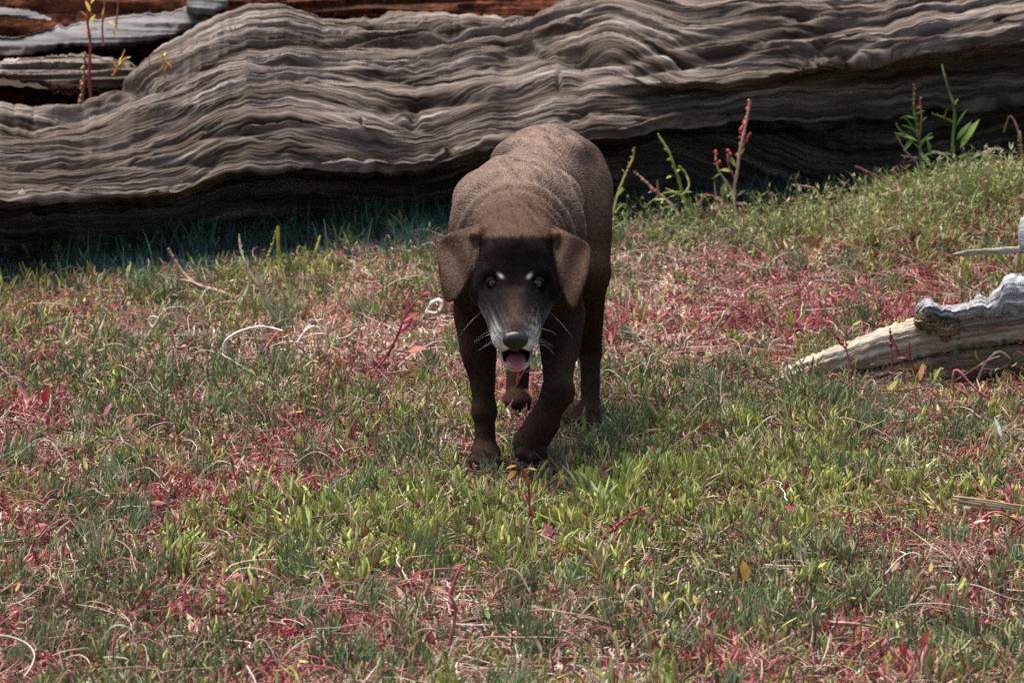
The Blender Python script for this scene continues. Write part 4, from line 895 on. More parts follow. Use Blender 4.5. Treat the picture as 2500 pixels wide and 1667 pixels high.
wood_obj('lower_splinter', [(1990, 955), (2080, 922), (2150, 908), (2250, 882), (2330, 868), (2500, 846), (3000, 796)], [(1990, 985), (2100, 968), (2200, 955), (2350, 945), (2500, 930), (3000, 900)], yd-.008, .052, m_brownw, parent=dw, n=160, m=50, amp=.007, lam=.018, seed=311, jag=4, zshift=.008)
wood_obj('silver_crust', [(2232, 778), (2240, 757), (2258, 746), (2272, 746), (2292, 758), (2312, 766), (2350, 757), (2376, 747), (2388, 735), (2398, 737), (2412, 742), (2436, 718), (2450, 692), (2466, 683), (2484, 688), (2510, 692), (2600, 668), (3000, 600)],
         [(2232, 788), (2262, 786), (2297, 793), (2330, 796), (2377, 787), (2420, 792), (2500, 774), (2600, 765), (3000, 700)], yd-.012, .066, m_crust, parent=dw, n=260, m=60, amp=.007, lam=.012, seed=321, jag=6, zshift=.010)
wood_obj('broken_end', [(2230, 784), (2262, 780), (2310, 785), (2345, 790)], [(2230, 806), (2255, 818), (2280, 826), (2300, 848), (2322, 846), (2345, 822)], yd-.02, .058, m_brownw, parent=dw, n=70, m=50, amp=.012, lam=.012, seed=331, jag=8, zshift=.010)
wood_obj('splinter', [(2300, 812), (2400, 802), (2600, 775), (3000, 720)], [(2300, 822), (2400, 820), (2600, 800), (3000, 750)], yd-.03, .030, m_brownw, parent=dw, n=90, m=30, amp=.006, lam=.014, seed=341, zshift=.010)
# smaller driftwood
def stick(name, pts, w, label, cat='stick', mat=None, hd=None, seed=0, sink=0.0, amp=.003, n=60, group=None):
    mid = pts[len(pts)//2]; g = G(mid[0], mid[1]+w*.5); x = [p[0] for p in pts]
    t_ = [(p[0], p[1]-w*(p[2] if len(p) > 2 else 1)/2) for p in pts]; b_ = [(p[0], p[1]+w*(p[2] if len(p) > 2 else 1)/2) for p in pts]
    g0 = G(pts[0][0], pts[0][1]+w*.5); g1 = G(pts[-1][0], pts[-1][1]+w*.5)
    yy = np.linspace(g0[1], g1[1], n) if abs(g0[1]-g1[1]) < .5 else g[1]
    return wood_obj(name, t_, b_, yy, hd or w/ppm(g[1])*.5, mat or m_pale, label=label, cat=cat, group=group, n=n, m=16, amp=amp, lam=.01, seed=seed, jag=1.2, zshift=-sink)
stick('driftwood_stick', [(2325, 622, .5), (2370, 618), (2430, 614), (2520, 608), (2600, 604, .8)], 15, 'whitish driftwood stick half hidden in the grass behind the silver crusted log', seed=351)
stick('wood_chip', [(1735, 549, .5), (1770, 546), (1812, 551), (1842, 552, .6)], 14, 'pale wood chip in the grass below the red flowering weed', 'wood chip', seed=353)
stick('wood_chip', [(1850, 560, .6), (1868, 558), (1884, 561, .5)], 11, 'small white wood chip beside the grassy bank at the trunk foot', 'wood chip', seed=354)
stick('twig', [(716, 636, .6), (750, 628), (780, 617), (800, 606), (814, 598, .5)], 9, 'pale bent twig on the bank below the trunk', 'twig', seed=355, sink=-.004)
stick('wood_fragment', [(775, 648, .6), (800, 645), (840, 645), (872, 652, .6)], 30, 'dark mossy wood fragment lying beneath the pale bent twig', 'wood fragment', mat=m_brownw, seed=357, amp=.008)
stick('driftwood_stick', [(2172, 1012, .6), (2210, 1028), (2250, 1046), (2295, 1068, .5)], 20, 'short pale driftwood stick sunk in grass before the bleached log', seed=359, amp=.005)
stick('driftwood_stump', [(2486, 575, .35), (2492, 575, .8), (2520, 575), (2560, 580, .8)], 105, 'blue grey driftwood stump at the grassy bank by the trunk', 'driftwood', mat=m_crust, hd=.04, seed=361, amp=.008)
stick('twig', [(590, 1232, .5), (640, 1231), (690, 1236), (735, 1242, .4)], 6, 'thin dark twig lying over crimson plants', 'twig', mat=m_brownw, seed=363, sink=-.02)

# ---------------- plants
MATS = {}
def leafmat(col, name=None, transl=.2):
    key = tuple(col)
    if key not in MATS:
        m = plain('plant_%d' % len(MATS), col, .55, .25); nt = m.node_tree; b = nt.nodes['Principled BSDF']
        if transl:
            t = N(nt, 'ShaderNodeBsdfTranslucent'); t.inputs[0].default_value = (*col, 1); ms = N(nt, 'ShaderNodeMixShader'); ms.inputs[0].default_value = transl
            nt.links.new(b.outputs[0], ms.inputs[1]); nt.links.new(t.outputs[0], ms.inputs[2]); nt.links.new(ms.outputs[0], nt.nodes['Material Output'].inputs[0])
        MATS[key] = m
    return MATS[key]
def smooth_path(pts, k=5):
    pts = np.asarray(pts, float); n = len(pts); t = np.arange(n); tt = np.linspace(0, n-1, (n-1)*k+1); out = []
    for a in tt:
        i = min(int(a), n-2); u = a-i; p0 = pts[max(i-1, 0)]; p1 = pts[i]; p2 = pts[i+1]; p3 = pts[min(i+2, n-1)]
        out.append(.5*((2*p1)+(-p0+p2)*u+(2*p0-5*p1+4*p2-p3)*u*u+(-p0+3*p1-3*p2+p3)*u**3))
    return np.array(out)
def tube(path, r0, r1, m=6, knots=0.0, seed=0):
    n = len(path); r = np.linspace(r0, r1, n)
    if knots: r = r*(1+knots*np.clip(noise2(np.arange(n)*.9, 0*np.arange(n), seed)*2, 0, 1))
    d = np.gradient(path, axis=0); d /= np.maximum(np.linalg.norm(d, axis=1), 1e-9)[:, None]
    s = np.cross(d, (.13, .97, .2)); s /= np.maximum(np.linalg.norm(s, axis=1), 1e-9)[:, None]; u = np.cross(d, s); a = np.arange(m)*2*np.pi/m
    V = path[:, None]+r[:, None, None]*(s[:, None]*np.cos(a)[None, :, None]+u[:, None]*np.sin(a)[None, :, None])
    q = np.arange(n*m).reshape(n, m); q2 = np.roll(q, -1, 1); F = np.stack([q[:-1], q2[:-1], q2[1:], q[1:]], -1).reshape(-1, 4)
    return V.reshape(-1, 3), F
def to_world(poly, y, jit=.008, seed=0):
    r = np.random.default_rng(seed+int(poly[0][0])); a = np.array(poly, float); dy = np.concatenate([[0], np.cumsum(r.normal(0, jit, len(a)-1))])
    return P(a[:, 0], a[:, 1], y+dy)
def leaf_geo(p, d, L, w, up=(0, -.4, .9), fold=.25, droop=.15):
    p = np.array(p, float); d = np.array(d, float); d /= np.linalg.norm(d); s = np.cross(d, up); s /= max(np.linalg.norm(s), 1e-6); u = np.cross(s, d)
    V = []
    for t_, ww in ((0, .12), (.2, .72), (.45, 1), (.72, .72), (1, .04)):
        c_ = p+d*L*t_-u*droop*L*t_*t_
        V += [c_+s*w*ww*.5+u*w*fold*ww*.5, c_, c_-s*w*ww*.5+u*w*fold*ww*.5]
    F = [(i*3+k, i*3+k+1, i*3+k+4, i*3+k+3) for i in range(4) for k in range(2)]
    return np.array(V), np.array(F)
def bud_geo(pts, r, seed=0):
    """little seed balls joined into one spike"""
    rr = np.random.default_rng(seed); V = []; F = []
    oc = np.array([(1, 0, 0), (-1, 0, 0), (0, 1, 0), (0, -1, 0), (0, 0, 1), (0, 0, -1)], float)
    tri = [(0, 2, 4), (2, 1, 4), (1, 3, 4), (3, 0, 4), (2, 0, 5), (1, 2, 5), (3, 1, 5), (0, 3, 5)]
    for p in pts:
        k = len(V); s_ = r*(.6+.8*rr.random()); V += list(p+rr.normal(0, r*.5, 3)+oc*s_*np.array((1, 1, 1.25))); F += [tuple(k+i for i in t) for t in tri]
    return np.array(V), np.array(F)
def plant(name, label, cat, base, stems_, leaves=(), buds=(), y=None, group=None, leaf_name='leaf', jit=.006):
    """stems_: (polyline px, r0 mm, r1 mm, colour); leaves: (px, py, dx, dy, length px, width px, colour); buds: (polyline, count, r mm, colour)"""
    if y is None:
        g = G(*base); y_ = min(g[1], LOGY(g[0])-.10)
        if y_ < g[1]: g = P(base[0], base[1], y_); g[2] = ground_z(g[0], g[1])
    else: g = P(base[0], base[1], y); y_ = y
    sc_ = ppm(y_); FAT = 1.7 if y_ > 1.5 else 1.35; LIFT = A3(0, 0, .020 if (y is None and y_ < 1.3) else 0)
    e = empty(name, tuple(g), label, cat, group)
    for i, (poly, r0, r1, col) in enumerate(stems_):
        w_ = to_world(poly, y_, jit, i)+LIFT; r0 *= FAT; r1 *= FAT
        if i == 0 and y is None and w_[0, 2] > g[2]+.004: w_ = np.concatenate([[[w_[0, 0], w_[0, 1], g[2]-.004]], w_])     # down to the ground
        V, F = tube(smooth_path(w_), r0/1000, r1/1000, 6, .55, i+int(base[0])); np_mesh('stem', V, F, leafmat(col, transl=0), e)
    for i, (px_, py__, dx, dy, L, w, col) in enumerate(leaves):
        p = P(px_, py__, y_+.004*((i*7) % 5-2))+LIFT; r = random.uniform(-.5, .5)
        V, F = leaf_geo(p, (dx, r*math.hypot(dx, dy), -dy), L/sc_, w/sc_); np_mesh(leaf_name, V, F, leafmat(col), e)
    for i, (poly, n_, r, col) in enumerate(buds):
        pth = smooth_path(to_world(poly, y_, .002, i))+LIFT; pts = pth[np.linspace(0, len(pth)-1, n_).astype(int)]
        V, F = bud_geo(pts, r/1000*1.3, i); np_mesh('seed_spike', V, F, leafmat(col), e)
    return e
YG = (.30, .31, .08); GR = (.16, .24, .06); GR2 = (.24, .36, .07); PK = (.42, .15, .14); RD_ = (.45, .08, .10); CR = (.24, .035, .05); ST = (.52, .44, .32); PB = (.46, .28, .21); YL = (.46, .38, .06); OR = (.46, .22, .04); BRN = (.26, .13, .07); WH = (.66, .62, .54); TL = (.10, .16, .09)
# weeds along the trunk, right of the dog
plant('weed', 'single thin yellowish weed stalk against the dark trunk close beside the dog', 'weed', (1500, 560), [([(1500, 560), (1498, 520), (1510, 470), (1530, 420), (1546, 385), (1548, 360)], 2.2, 1.0, YG), ([(1508, 478), (1525, 462)], 1.2, .6, YG), ([(1502, 520), (1520, 500), (1530, 503)], 1.2, .6, YG)], [(1512, 470, .6, -1, 18, 7, YG), (1527, 425, -.6, -1, 16, 6, YG)], [([(1530, 420), (1548, 362)], 6, 2.0, PK)])
plant('weed', 'yellow green weed with curling tendrils and a leaning knobbly stalk', 'weed', (1690, 535), [([(1692, 540), (1672, 500), (1660, 450), (1647, 410), (1632, 370), (1608, 332)], 2.8, 1.3, YG), ([(1668, 480), (1640, 470), (1610, 478), (1572, 508)], 1.8, .9, YG), ([(1656, 405), (1674, 425), (1682, 455), (1664, 478)], 1.6, 1.0, YG), ([(1664, 470), (1645, 468), (1625, 460)], 1.5, .8, YG), ([(1690, 520), (1685, 480)], 1.5, .8, YG)],
      [(1640, 430, -1, .3, 16, 9, YG), (1650, 420, 1, -.6, 14, 8, YG), (1638, 392, -1, -.4, 12, 7, YG), (1672, 470, 1, -.2, 18, 8, YG)], [([(1650, 420), (1608, 332)], 12, 2.2, YG)])
plant('weed', 'pinkish leaning weed sprig beside the curling yellow green weed', 'weed', (1650, 520), [([(1655, 525), (1630, 492), (1600, 468), (1572, 440), (1549, 420)], 2.6, 1.2, PB), ([(1608, 474), (1604, 440)], 1.4, .7, PB)], [(1625, 488, -1, -.1, 34, 12, YG), (1640, 505, -.9, .1, 36, 13, YG), (1600, 466, -1, .2, 22, 9, PB)], [([(1600, 468), (1549, 420)], 9, 2.8, PK)])
plant('weed', 'tall red flowering weed standing in front of the dark trunk', 'weed', (1795, 535), [([(1797, 540), (1792, 470), (1800, 420), (1806, 370), (1820, 310), (1831, 246)], 2.6, 1.3, PB), ([(1806, 375), (1820, 345), (1833, 326)], 1.6, .9, PK), ([(1790, 470), (1770, 440), (1752, 410), (1746, 372)], 1.8, 1.0, PB), ([(1795, 440), (1778, 400), (1780, 368)], 1.5, .9, PK), ([(1785, 520), (1750, 485), (1720, 476), (1710, 500)], 1.8, 1.1, RD_), ([(1760, 530), (1748, 480), (1744, 440)], 1.6, .8, PB)],
      [(1796, 408, -.6, -1, 42, 14, GR), (1790, 420, -1, -.3, 34, 18, YG), (1775, 445, -.4, .9, 40, 20, YG), (1800, 390, .5, -1, 34, 12, GR), (1788, 450, .7, .9, 26, 14, YG), (1760, 425, -.8, .4, 30, 14, GR), (1795, 500, 1, -.3, 30, 13, PB), (1800, 480, .7, -.8, 26, 10, PB), (1790, 515, -1, -.1, 30, 12, OR)],
      [([(1816, 312), (1831, 246)], 16, 3.6, RD_), ([(1822, 340), (1833, 326)], 5, 3.6, RD_), ([(1808, 330), (1812, 312)], 6, 3.8, RD_), ([(1750, 400), (1746, 372)], 7, 3.4, RD_), ([(1779, 392), (1780, 366)], 7, 3.4, RD_), ([(1802, 380), (1808, 350)], 5, 3.2, PK)])
plant('weed', 'short pink stalk pointing from the turf at the trunk foot', 'weed', (1915, 540), [([(1900, 535), (1925, 515), (1945, 498), (1955, 485)], 2.2, 1.4, PK)], [], [([(1945, 498), (1956, 484)], 4, 2.2, PK)])
plant('weed', 'dry hooked yellow brown stalk bending over at the trunk foot', 'weed', (2010, 520), [([(2015, 520), (2005, 490), (1990, 462), (1965, 455), (1932, 452)], 1.9, .9, PB)], [(1990, 462, -.4, 1, 16, 7, YG)])
plant('weed', 'slanting red brown stick stem before the dark hollow under the trunk', 'weed', (2195, 480), [([(2205, 485), (2165, 447), (2130, 425), (2088, 406)], 2.4, 1.3, PK), ([(2165, 447), (2160, 432)], 1.2, .7, PK)])
plant('weed', 'bushy green weed with a brown seed head growing on the bank', 'weed', (2250, 450), [([(2252, 455), (2247, 370), (2238, 310), (2230, 260), (2232, 212)], 2.8, 1.2, GR), ([(2247, 365), (2215, 335), (2192, 312), (2188, 300)], 1.6, .8, GR), ([(2246, 360), (2262, 335), (2276, 325)], 1.5, .8, GR), ([(2244, 340), (2250, 290), (2245, 240)], 1.5, .7, BRN), ([(2240, 330), (2212, 290), (2196, 290)], 1.4, .7, GR), ([(2255, 440), (2240, 400), (2212, 370), (2188, 330)], 1.7, .9, PB)],
      [(2240, 345, -1, -.5, 62, 15, GR2), (2245, 350, 1, -.6, 40, 14, GR), (2235, 322, -1, -.7, 40, 12, GR), (2246, 372, .7, .8, 46, 16, GR), (2240, 310, .7, -1, 34, 10, GR), (2230, 340, -.7, .7, 38, 14, GR2), (2262, 340, .4, 1, 46, 13, GR2), (2252, 385, -1, .2, 40, 14, GR), (2232, 290, -1, -.4, 26, 9, GR), (2236, 280, 1, -.6, 24, 8, GR)],
      [([(2231, 262), (2232, 212)], 12, 2.4, BRN), ([(2247, 300), (2245, 242)], 9, 2.4, BRN), ([(2240, 330), (2236, 268)], 12, 3.0, GR)])
plant('weed', 'tall green weed with long upright leaves and a nodding thin tip', 'weed', (2330, 440), [([(2332, 445), (2326, 350), (2331, 290), (2326, 250), (2318, 228), (2307, 190), (2300, 160)], 2.8, 1.0, GR), ([(2328, 300), (2305, 288), (2277, 279)], 1.4, .7, GR), ([(2305, 288), (2312, 268)], 1.1, .7, GR), ([(2330, 400), (2290, 372), (2240, 385), (2200, 380)], 1.6, .9, ST), ([(2332, 410), (2370, 390), (2420, 365), (2450, 368)], 1.8, 1.0, ST)],
      [(2345, 362, .55, -1, 86, 22, GR2), (2336, 342, .7, -1, 60, 16, GR), (2328, 330, .25, -1, 80, 15, GR), (2345, 350, .35, .6, 34, 22, YG), (2330, 380, -1, -.2, 46, 16, GR), (2340, 385, 1, -.3, 56, 18, GR2), (2380, 380, 1, -.1, 40, 20, GR2), (2326, 262, .5, -1, 26, 8, GR)], [([(2318, 228), (2300, 160)], 9, 2.0, BRN), ([(2305, 288), (2277, 279)], 4, 2.4, GR)])
plant('weed', 'dry brown hooked stalk on the bank near the blue grey stump', 'weed', (2492, 400), [([(2495, 400), (2490, 340), (2478, 300), (2465, 284), (2458, 300), (2450, 325)], 2.0, 1.0, BRN), ([(2490, 345), (2488, 320)], 2.6, 1.8, ST)])
# left of the dog
plant('weed', 'pinkish forked branch leaning out of the turf towards the shaded trunk foot', 'weed', (560, 725), [([(565, 725), (520, 708), (480, 695), (448, 668), (424, 632), (412, 608)], 3.2, 1.5, PB), ([(490, 700), (465, 688), (442, 683)], 2.0, 1.0, PB)], [], [([(424, 632), (412, 608)], 4, 2.2, PK)])
plant('weed', 'pale bowed stalk with a beaded green tip beside the pinkish forked branch', 'weed', (578, 775), [([(570, 775), (592, 735), (607, 700), (606, 670), (598, 640), (588, 610), (584, 576)], 2.0, 1.0, ST), ], [], [([(598, 640), (584, 576)], 10, 1.7, YG)])
plant('weed', 'upright plain yellow stalk on the bank before the trunk', 'weed', (675, 668), [([(675, 670), (681, 630), (679, 590), (680, 552)], 2.3, 1.5, YL)])
plant('weed', 'slender beaded yellow green stalk leaning against the plain yellow stalk', 'weed', (640, 660), [([(640, 660), (655, 625), (668, 590), (676, 556)], 1.3, .8, YG)], [], [([(655, 625), (676, 556)], 9, 1.7, YG)])
plant('weed', 'short yellow brown stalk leaning above the pale bent twig', 'weed', (770, 640), [([(765, 640), (772, 610), (782, 575)], 1.8, 1.0, YL)])
plant('dead_stem', 'thick bleached stem stub with a pink end beside the dark grass tuft', 'dead stem', (655, 770), [([(656, 772), (646, 725), (635, 690), (629, 665)], 2.6, 3.4, ST), ([(660, 765), (656, 722)], 1.8, 1.4, WH), ([(628, 668), (618, 650)], 1.6, 1.0, PK)])
plant('dead_stem', 'pale forked dry stem with curling twigs before the pinkish forked branch', 'dead stem', (350, 845), [([(348, 846), (368, 808), (388, 778), (392, 755), (402, 735)], 2.2, 1.1, ST), ([(372, 800), (364, 785), (370, 772), (388, 776)], 1.6, .9, WH), ([(390, 770), (412, 752), (430, 750)], 1.3, .8, ST), ([(395, 752), (408, 765)], 1.0, .6, ST)])
plant('dead_stem', 'thin pale crooked stem zigzagging up among reddish plants', 'dead stem', (240, 860), [([(248, 862), (246, 830), (255, 805), (262, 785), (252, 770), (244, 740), (240, 705), (252, 690)], 2.0, 1.0, ST)])
plant('dead_stem', 'pale dry stem arching low over pinkish plants before the dark grass tuft', 'dead stem', (550, 862), [([(548, 862), (575, 838), (615, 824), (650, 822), (690, 832)], 2.2, 1.2, WH)])
plant('dead_stem', 'straw coloured looped stems tangled before the arching pale stem', 'dead stem', (735, 860), [([(730, 855), (752, 826), (775, 822), (790, 842)], 1.9, 1.2, WH), ([(700, 880), (740, 850), (785, 838), (830, 850)], 1.6, 1.0, ST), ([(810, 855), (850, 845), (872, 826)], 1.5, 1.0, ST), ([(660, 870), (700, 858), (740, 862)], 1.4, .9, ST)])
plant('dead_stem', 'white curled loop of stem beside the forelegs of the dog', 'dead stem', (1045, 775), [([(1020, 800), (1040, 765), (1058, 738), (1074, 734), (1078, 748), (1066, 764), (1044, 762)], 2.6, 1.8, WH)])
plant('red_sprig', 'long crimson leafy sprig leaning beside the planted foreleg', 'red plant', (925, 925), [([(922, 925), (948, 888), (972, 840), (988, 800), (1012, 765), (1040, 738)], 2.2, 1.0, CR), ([(972, 840), (1000, 815), (1006, 795)], 1.5, .8, CR), ([(988, 800), (980, 775)], 1.2, .8, CR)],
      [(985, 810, 1, -.8, 46, 15, RD_), (975, 835, 1, -.2, 36, 12, CR), (1000, 780, -.4, -1, 30, 10, CR), (1010, 768, 1, -.4, 28, 9, CR), (1022, 755, -.3, -1, 26, 9, CR), (1030, 745, 1, -.6, 24, 8, CR), (960, 860, -1, -.5, 30, 11, CR), (1000, 885, .5, -.2, 44, 30, (.42, .13, .08)), (982, 905, 1, .2, 40, 9, CR)])
plant('red_sprig', 'branched red stems rising between the legs of the dog', 'red plant', (1270, 1000), [([(1262, 1005), (1265, 960), (1285, 925), (1305, 890)], 1.7, .9, CR), ([(1264, 965), (1240, 985), (1222, 1000)], 1.2, .8, CR), ([(1266, 960), (1262, 925)], 1.3, .8, CR)], [(1262, 962, .1, -1, 42, 16, (.36, .10, .07)), (1270, 980, .8, .3, 34, 24, OR), (1280, 935, 1, -.3, 24, 9, CR)])
# red sprigs in front of the bleached log
plant('red_sprig', 'double stemmed dark red beaded sprig before the pointed end of the bleached log', 'red plant', (2072, 965), [([(2074, 968), (2070, 905), (2065, 870), (2066, 828)], 1.8, .9, PK), ([(2066, 880), (2052, 860), (2038, 838)], 1.3, .8, CR), ([(2070, 900), (2085, 892)], 1.1, .7, CR)], [], [([(2056, 866), (2034, 836)], 9, 2.3, CR), ([(2069, 890), (2066, 830)], 6, 1.8, CR), ([(2074, 940), (2080, 895)], 6, 2.4, PK)])
plant('red_sprig', 'pair of beaded red sprigs before the middle of the bleached log', 'red plant', (2180, 955), [([(2178, 958), (2176, 890), (2172, 830)], 1.7, .9, CR), ([(2203, 920), (2190, 880), (2176, 845)], 1.4, .8, CR), ([(2235, 940), (2222, 900), (2220, 860)], 1.5, .8, CR)], [(2190, 900, 1, -.2, 22, 8, CR)], [([(2175, 870), (2172, 828)], 9, 2.4, CR), ([(2190, 878), (2178, 848)], 5, 2.2, CR), ([(2224, 905), (2218, 858)], 8, 2.5, CR)])
plant('red_sprig', 'slim dark red sprig standing before the silver crust of the log', 'red plant', (2412, 880), [([(2414, 885), (2410, 830), (2406, 790), (2402, 746)], 1.6, .9, CR)], [], [([(2408, 800), (2402, 746)], 8, 2.3, CR)])
plant('red_sprig', 'leaning red sprig arching before the split underside of the bleached log', 'red plant', (2375, 890), [([(2400, 885), (2365, 848), (2340, 815), (2330, 790)], 1.5, .8, CR)], [(2350, 830, -1, -.2, 22, 8, CR)], [([(2365, 848), (2330, 790)], 8, 2.0, PB)])
plant('red_sprig', 'pink runner stem sweeping through the grass before the bleached log', 'red plant', (2100, 985), [([(2030, 940), (2070, 965), (2110, 975), (2180, 978), (2260, 970)], 1.7, 1.0, PK), ([(2260, 970), (2280, 985), (2300, 1010)], 1.4, .8, PK)], [(2245, 955, .2, -1, 48, 15, (.40, .17, .08)), (2190, 955, -.5, .6, 40, 22, YG), (2280, 955, .3, -1, 40, 18, YG)])
plant('dead_stem', 'knotted straw stems heaped before the silver crusted end of the bleached log', 'dead stem', (2420, 930), [([(2385, 960), (2400, 920), (2425, 890), (2445, 884), (2465, 900)], 2.0, 1.2, ST), ([(2330, 955), (2370, 930), (2410, 905), (2440, 895)], 1.8, 1.0, PB), ([(2400, 925), (2440, 925), (2460, 912)], 1.6, .9, ST), ([(2380, 880), (2385, 900), (2400, 910)], 1.5, .9, YG)], [(2335, 905, -.1, -1, 36, 16, TL), (2440, 948, 1, -.1, 34, 18, YG), (2470, 890, .5, 1, 60, 20, TL)])
plant('red_sprig', 'long pink stems trailing through the grass before the silver crusted log end', 'red plant', (2400, 1010), [([(2330, 930), (2380, 975), (2430, 1010), (2500, 1050), (2560, 1080)], 1.9, 1.2, PK), ([(2345, 980), (2390, 1020), (2430, 1060)], 1.4, .8, CR), ([(2430, 1010), (2465, 1040), (2480, 1080)], 1.4, .8, CR)], [(2400, 990, .4, -1, 26, 9, PK), (2440, 1020, 1, -.6, 28, 9, CR)])
plant('broad_grass', 'single broad pale blue grass blade below the bleached log', 'grass', (2450, 1095), [], [(2445, 1098, -.25, -1, 62, 11, (.40, .48, .45))])
# leaves and rosettes in the foreground
plant('saltbush_sprig', 'orange leaved saltbush sprig on the turf before the planted forepaw', 'saltbush', (1275, 1205), [([(1270, 1210), (1276, 1180), (1262, 1160), (1245, 1155)], 1.4, .8, PK), ([(1276, 1182), (1295, 1172), (1302, 1178)], 1.2, .8, PK)], [(1262, 1178, -.9, .7, 36, 22, OR), (1280, 1172, -.1, 1, 30, 20, OR), (1286, 1195, .4, 1, 32, 20, OR), (1262, 1165, -1, .1, 30, 11, OR), (1290, 1172, 1, .1, 24, 10, YL), (1278, 1195, -.8, .4, 26, 9, OR)], leaf_name='leaf')
plant('saltbush_sprig', 'magenta cluster of fleshy leaves in bright green glasswort', 'saltbush', (1345, 1345), [([(1345, 1348), (1350, 1330)], 1.6, 1.0, CR)], [(1345, 1335, -.5, -1, 32, 15, (.30, .05, .11)), (1345, 1338, -1, -.3, 34, 14, (.34, .07, .10)), (1350, 1338, .6, -1, 24, 12, (.20, .03, .08)), (1352, 1342, 1, -.2, 24, 14, (.18, .03, .06)), (1342, 1342, -.9, .3, 22, 10, (.34, .07, .10))])
for i, (px_, py__, dx, dy, L, w, col, lab) in enumerate([
    (1915, 1285, 1, .35, 50, 26, (.36, .04, .06), 'glossy crimson fallen leaf in the grass below the bleached log'),
    (108, 1028, .2, -1, 50, 22, (.34, .025, .03), 'upright deep red leaf beside a salmon pink leaf among crimson plants'),
    (70, 1015, -.6, -.8, 40, 26, (.42, .16, .12), 'salmon pink leaf next to the upright deep red leaf'),
    (215, 1050, .9, .7, 44, 18, (.38, .13, .12), 'salmon coloured leaf of a pair spread in a V shape'),
    (255, 1058, .5, -1, 40, 15, (.36, .14, .15), 'pinkish leaf of a pair spread in a V shape'),
    (310, 1090, .3, -1, 44, 15, (.42, .18, .10), 'orange pink leaf standing beside the V shaped leaf pair'),
    (85, 1335, 1, -.25, 34, 15, (.34, .08, .09), 'dusky red leaf lying flat near the fan of bleached straw'),
    (2140, 1260, .6, .9, 44, 20, (.40, .09, .08), 'red brown leaf in green stems near the glossy crimson fallen leaf'),
    (1985, 1185, .2, 1, 30, 16, (.42, .15, .05), 'orange brown leaf in the green turf below the bleached log'),
    (525, 1520, -.3, -1, 40, 17, (.32, .33, .06), 'broad yellow green leaf standing among red stems near the dull red leaf'),
    (735, 1140, -.2, -1, 44, 20, (.30, .30, .07), 'olive green leaf standing in a crimson plant patch near the straw tuft'),
    (590, 1455, -1, .2, 34, 20, (.34, .09, .09), 'dull red leaf lying in pale dry stems near the broad yellow green leaf'),
    (1820, 1470, -.1, -1, 52, 26, (.46, .24, .04), 'single orange yellow leaf standing upright in green stems'),
    (2250, 1640, .3, -1, 50, 26, (.30, .07, .05), 'large red brown pointed leaf near the curled pale pink stem'),
    (890, 1335, .3, 1, 34, 17, (.42, .12, .04), 'rust red leaf in the bright green glasswort before the dog'),
    (1010, 1470, .6, -1, 34, 18, (.26, .06, .06), 'dark red leaf over the pink runner stems before the dog')]):
    g = G(px_, py__); p = P(px_, py__, g[1])+A3(0, 0, .032); s_ = ppm(g[1])
    V, F = leaf_geo(p, (dx, random.uniform(-.3, .3), -dy), L/s_, w/s_, fold=.35); np_mesh('fallen_leaf' if abs(dy) < .5 else 'leaf', V, F, leafmat(col), None, label=lab, cat='leaf')
# runner stems that stand out in the foreground
plant('red_sprig', 'branching pink stem with crimson leaflets lying on brown litter', 'red plant', (1100, 1600), [([(1098, 1608), (1108, 1560), (1112, 1520), (1098, 1490), (1075, 1482)], 2.0, 1.2, PK), ([(1098, 1490), (1112, 1450), (1128, 1415)], 1.8, 1.0, PK), ([(1110, 1480), (1150, 1475), (1180, 1478)], 1.4, .8, PK)], [(1092, 1485, -1, -.5, 34, 14, (.36, .10, .09)), (1120, 1440, .3, -1, 26, 9, CR), (1124, 1425, -1, -.6, 22, 8, CR), (1165, 1477, .4, -1, 18, 7, CR)])
plant('red_sprig', 'crimson beaded stem slanting through the bright green glasswort', 'red plant', (1480, 1345), [([(1470, 1350), (1500, 1320), (1530, 1295), (1565, 1275)], 1.9, 1.1, CR)], [(1565, 1275, 1, -.3, 24, 9, CR), (1500, 1318, .2, -1, 18, 7, CR)], [([(1490, 1330), (1565, 1275)], 10, 2.4, CR)])
plant('red_sprig', 'upright thin crimson stem with narrow leaves in bright glasswort', 'red plant', (1295, 1315), [([(1296, 1318), (1294, 1280), (1292, 1240), (1290, 1215)], 1.5, .9, CR)], [(1295, 1310, .1, -1, 40, 10, (.36, .06, .07)), (1293, 1270, -.2, -1, 34, 8, CR)])
plant('red_sprig', 'curled pale pink stem looping over dark litter and red plants', 'red plant', (2100, 1580), [([(2010, 1560), (2004, 1542), (2012, 1534), (2025, 1552), (2080, 1556), (2140, 1566), (2180, 1590)], 1.9, 1.1, PB), ([(2020, 1560), (1990, 1600), (1960, 1625)], 1.8, 1.1, PK), ([(2080, 1558), (2120, 1540), (2150, 1560)], 1.3, .8, PK)])
plant('red_sprig', 'pink forked stem with pale leaves beside the dry reed bundle', 'red plant', (2420, 1310), [([(2350, 1345), (2385, 1310), (2430, 1280), (2500, 1310), (2560, 1335)], 1.9, 1.2, PK), ([(2500, 1310), (2470, 1330), (2440, 1340)], 1.4, .9, CR)], [(2375, 1308, 1, -.5, 34, 15, (.50, .36, .30)), (2425, 1300, -.2, 1, 40, 17, (.46, .34, .24))])
plant('red_sprig', 'pinkish brown stem with a crimson tip leaning over green turf near the reed bundle', 'red plant', (2190, 1285), [([(2192, 1290), (2188, 1255), (2172, 1225), (2155, 1205)], 1.6, 1.0, PB)], [(2150, 1202, -1, .2, 20, 10, CR)])
reed = empty('reed_bundle', tuple(G(2420, 1285)), 'bundle of flattened dry straw reeds lying on the turf', 'reeds')
yr_ = G(2420, 1290)[1]
